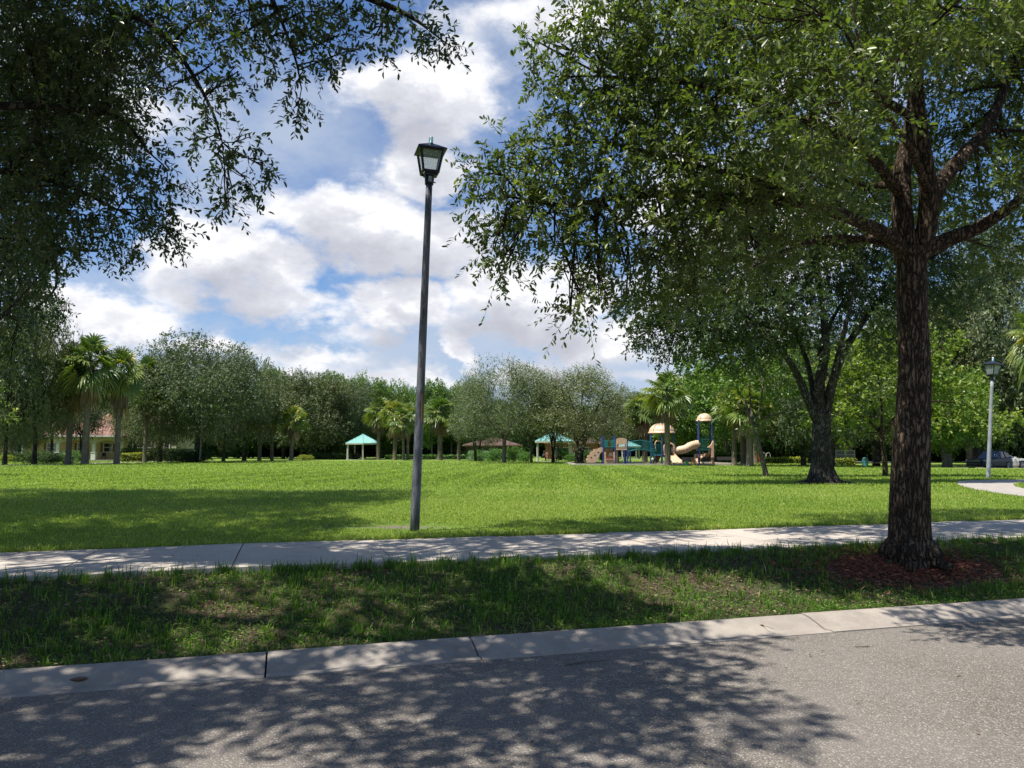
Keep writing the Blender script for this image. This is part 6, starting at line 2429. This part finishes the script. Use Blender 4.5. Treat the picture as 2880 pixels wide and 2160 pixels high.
def car(X, Y, z, rz, paint, label, L=4.7, Wd=1.88, H=1.80):
    root = empty('car', (X, Y, z), rz)
    tag(root, label, 'car')
    # lower body: stations along x (front at -x), each with half-width and shoulder, hood heights
    S = [(-.50, .30, .52, .62, .74), (-.485, .24, .60, .80, .84), (-.44, .20, .66, .93, .93), (-.36, .18, .70, .985, .975), (-.24, .18, .71, 1.03, 1.0), (-.14, .18, .72, 1.06, 1.0), (.05, .18, .73, 1.08, 1.0),
         (.25, .18, .74, 1.10, 1.0), (.38, .20, .75, 1.11, .985), (.46, .26, .76, 1.08, .95), (.495, .36, .72, .95, .86)]
    g = Geo()
    k = 10
    V = []
    for x, zb, zm, zt, wf in S:
        w = Wd / 2 * wf
        half = [(w * .90, zb), (w * .985, zb + .12), (w, zm), (w * .95, zt - .05), (w * .80, zt)]
        ring_ = [(-a, b) for a, b in half] + [(a, b) for a, b in half[::-1]]
        V += [(x * L, y, zz) for y, zz in ring_]
    F = []
    for i in range(len(S) - 1):
        for j in range(k):
            j2 = (j + 1) % k
            F.append((i * k + j, i * k + j2, (i + 1) * k + j2, (i + 1) * k + j))
    g.add(V, F)
    for base, rev in ((0, False), ((len(S) - 1) * k, True)):
        idx = np.arange(k) + base
        g.f.append((idx[::-1] if rev else idx)[None, :].astype(np.int32)); g.mi.append(np.array([0], np.int32))
    # roof and pillars
    Rf = [(-.15, 1.06, .80), (-.055, 1.42, .70), (.04, H - .05, .66), (.16, H, .655), (.30, H - .03, .645), (.41, H - .14, .62), (.475, 1.16, .74)]
    V = []
    for x, zt, wf in Rf:
        w = Wd / 2 * wf * 1.05
        V += [(x * L, -w, zt - .07), (x * L, -w * .9, zt), (x * L, w * .9, zt), (x * L, w, zt - .07)]
    F = [(i * 4 + j, i * 4 + j + 1, (i + 1) * 4 + j + 1, (i + 1) * 4 + j) for i in range(2, len(Rf) - 1) for j in range(3)]
    g.add(V, F)
    for i0, i1 in ((0, 2), (5, 6)):
        for s in (0, 3):
            a = np.array(V[i0 * 4 + s]); b = np.array(V[i1 * 4 + s])
            g.rod(a, b, .045, 6)
    for xx in (.07, .25):
        for s in (-1, 1):
            g.rod((xx * L, s * Wd / 2 * .93, 1.05), (xx * L - .05, s * Wd / 2 * .70, H - .08), .035, 6)
    for s in (-1, 1):
        g.rod((.02 * L, s * Wd / 2 * .66, H + .0), (.36 * L, s * Wd / 2 * .64, H - .0), .02, 6)
    body = g.build('body', [paint], root)
    g = Geo()
    W2 = Wd / 2
    ws = [(-.155, 1.05, .82), (-.055, 1.39, .71), (.035, H - .08, .665)]
    V = [(x * L, s * W2 * w_, z_) for x, z_, w_ in ws for s in (-1, 1)]
    g.add(V, [(0, 1, 3, 2), (2, 3, 5, 4)])
    g.build('windscreen', [CARGLASS], root)
    for s in (-1, 1):
        g = Geo()
        V = [(-.12 * L, s * W2 * .90, 1.07), (.10 * L, s * W2 * .94, 1.08), (.42 * L, s * W2 * .93, 1.10), (.45 * L, s * W2 * .80, 1.22), (.38 * L, s * W2 * .68, H - .18), (.16 * L, s * W2 * .70, H - .09), (.03 * L, s * W2 * .70, H - .12)]
        g.add(V, [(0, 1, 5, 6), (1, 2, 3, 4)])
        g.add([V[1], V[4], V[5]], [(0, 1, 2)])
        g.build('side_window', [CARGLASS], root)
        g = Geo()
        g.box((-.10 * L, s * (W2 + .09), 1.10), (.12, .18, .13))
        g.build('mirror', [paint], root)
        g = Geo()
        g.prism([(-.478, .82), (-.44, .92), (-.40, .90), (-.43, .78)], (0, s * W2 * .88, 0), (L, 0, 0), (0, 0, 1), .14)
        g.build('headlight', [LAMPM], root)
        for x in (-.31, .29):
            g = Geo()
            g.rod((x * L, s * (W2 - .25), .36), (x * L, s * (W2 + .002), .36), .43, 22)
            g.build('wheel_arch', [GRILLEM], root)
            g = Geo()
            g.rod((x * L, s * (W2 - .24), .35), (x * L, s * (W2 + .012), .35), .355, 24)
            wh = g.build('wheel', [TYREM], root)
            g = Geo()
            for q in range(10):
                a = q * math.pi / 5
                g.rod((x * L, s * (W2 + .02), .35), (x * L + .23 * math.cos(a), s * (W2 + .02), .35 + .23 * math.sin(a)), .022, 4)
            pts = [(x * L + .24 * math.cos(a), s * (W2 + .018), .35 + .24 * math.sin(a)) for a in np.linspace(0, 2 * math.pi, 20)]
            g.tube(pts, .018, 5)
            g.build('rim', [CHROME], wh)
    g = Geo()
    g.box((-.487 * L, 0, .66), (.05, 1.05, .22), ry=-.1)
    g.box((-.487 * L, 0, .36), (.06, 1.35, .14))
    g.build('grille', [GRILLEM], root)
    g = Geo()
    g.box((-.494 * L, 0, .79), (.03, 1.15, .025))
    g.box((-.497 * L, 0, .535), (.03, 1.2, .03))
    g.box((-.487 * L, 0, .262), (.06, 1.5, .04))
    g.build('bumper_trim', [CHROME], root)
    g = Geo()
    V = [(.40 * L, -W2 * .62, H - .18), (.40 * L, W2 * .62, H - .18), (.478 * L, W2 * .74, 1.15), (.478 * L, -W2 * .74, 1.15)]
    g.add(V, [(0, 1, 2, 3)])
    g.build('rear_window', [CARGLASS], root)
    return root


cD = 74.0
cX = (2776 - 1440) / FPX * cD
car(cX, cD, float(gz(cX, cD)) + .0, R(-6 + 34), CARGREY, 'dark grey estate car parked behind the pale lamp post', 5.0)
wX = (2817 - 1440) / FPX * 79
car(wX, 79, float(gz(wX, 79)), R(190), CARWHITE, 'cream car mostly hidden behind the dark car', 4.4, 1.78, 1.5)
rd = [(30, 62.5), (34, 70), (38, 78), (60, 83), (110, 92), (110, 82), (60, 72), (44, 66.0)]
zr = float(gz(50, 76)) + .02
tag(flat_poly('road', [(x, y, zr) for x, y in rd[1:]], zr, ASPHALT, .03), 'far asphalt lane where the cars stand', 'road', kind='structure')

# ---- people in the half hidden gazebo
SKIN = pm('skin', (.45, .27, .19), .55)


def skin_body(name, joints, edges, mat, parent, sub=1):
    me = bpy.data.meshes.new(name)
    me.from_pydata([j[0] for j in joints], edges, [])
    o = bpy.data.objects.new(name + '_tmp', me)
    COL.objects.link(o)
    md = o.modifiers.new('skin', 'SKIN')
    for v, j in zip(me.skin_vertices[0].data, joints):
        v.radius = (j[1], j[1] * (j[2] if len(j) > 2 else 1))
    me.skin_vertices[0].data[0].use_root = True
    s = o.modifiers.new('sub', 'SUBSURF')
    s.levels = s.render_levels = sub
    dg = bpy.context.evaluated_depsgraph_get()
    m2 = bpy.data.meshes.new_from_object(o.evaluated_get(dg))
    bpy.data.objects.remove(o)
    m2.materials.clear()
    m2.materials.append(mat)
    m2.polygons.foreach_set('use_smooth', [True] * len(m2.polygons))
    r = bpy.data.objects.new(name, m2)
    COL.objects.link(r)
    if parent:
        r.parent = parent
    return r


def seated_person(X, Y, rz, shirt, trousers, hair, label, lean=.15):
    z = float(gz(X, Y)) + .05
    J = [((0, 0, .50), .13, .8), ((lean * .3, 0, .68), .12, .8), ((lean * .8, 0, .92), .15, .75), ((lean, 0, 1.06), .055), ((lean + .04, 0, 1.16), .085), ((lean + .05, 0, 1.28), .088),
         ((.02, .12, .50), .09), ((.42, .13, .50), .065), ((.45, .13, .08), .045), ((.60, .14, .04), .04),
         ((.02, -.12, .50), .09), ((.42, -.13, .50), .065), ((.43, -.13, .08), .045), ((.58, -.14, .04), .04),
         ((lean * .9, .20, .95), .055), ((lean + .06, .25, .70), .042), ((lean + .32, .16, .74), .034), ((lean + .42, .14, .76), .03),
         ((lean * .9, -.20, .95), .055), ((lean + .06, -.25, .70), .042), ((lean + .32, -.16, .74), .034), ((lean + .42, -.14, .76), .03)]
    E = [(0, 1), (1, 2), (2, 3), (3, 4), (4, 5), (0, 6), (6, 7), (7, 8), (8, 9), (0, 10), (10, 11), (11, 12), (12, 13), (2, 14), (14, 15), (15, 16), (16, 17), (2, 18), (18, 19), (19, 20), (20, 21)]
    b = skin_body('person', J, E, SKIN, None)
    b.location = (X, Y, z)
    b.rotation_euler = (0, 0, rz)
    tag(b, label, 'person')
    sh = [(J[i][0], J[i][1] * 1.14, J[i][2] if len(J[i]) > 2 else 1) for i in (0, 1, 2, 14, 15, 18, 19)]
    skin_body('shirt', sh, [(0, 1), (1, 2), (2, 3), (3, 4), (2, 5), (5, 6)], pm('shirt_cloth', shirt, .9), b)
    tr_ = [(J[i][0], J[i][1] * 1.16, J[i][2] if len(J[i]) > 2 else 1) for i in (0, 6, 7, 8, 10, 11, 12)]
    skin_body('trousers', tr_, [(0, 1), (1, 2), (2, 3), (0, 4), (4, 5), (5, 6)], pm('trouser_cloth', trousers, .9), b)
    g = Geo()
    g.lathe([(.10, -.05), (.112, .02), (.10, .08), (.06, .12), (0, .135)], (lean + .03, 0, 1.24), 12)
    g.build('hair', [pm('hair', hair, .8)], b, smooth=True)
    return b


seated_person(gx2 - .95 - .55, 97.2, R(15), (.38, .40, .46), (.025, .028, .05), (.35, .33, .32), 'person in a light grey shirt and dark trousers seated at the left of the gazebo', .22)
seated_person(gx2 + .75, 97.4, R(170), (.14, .14, .17), (.03, .03, .035), (.05, .035, .03), 'person in dark clothes leaning forward at the gazebo table', .30)
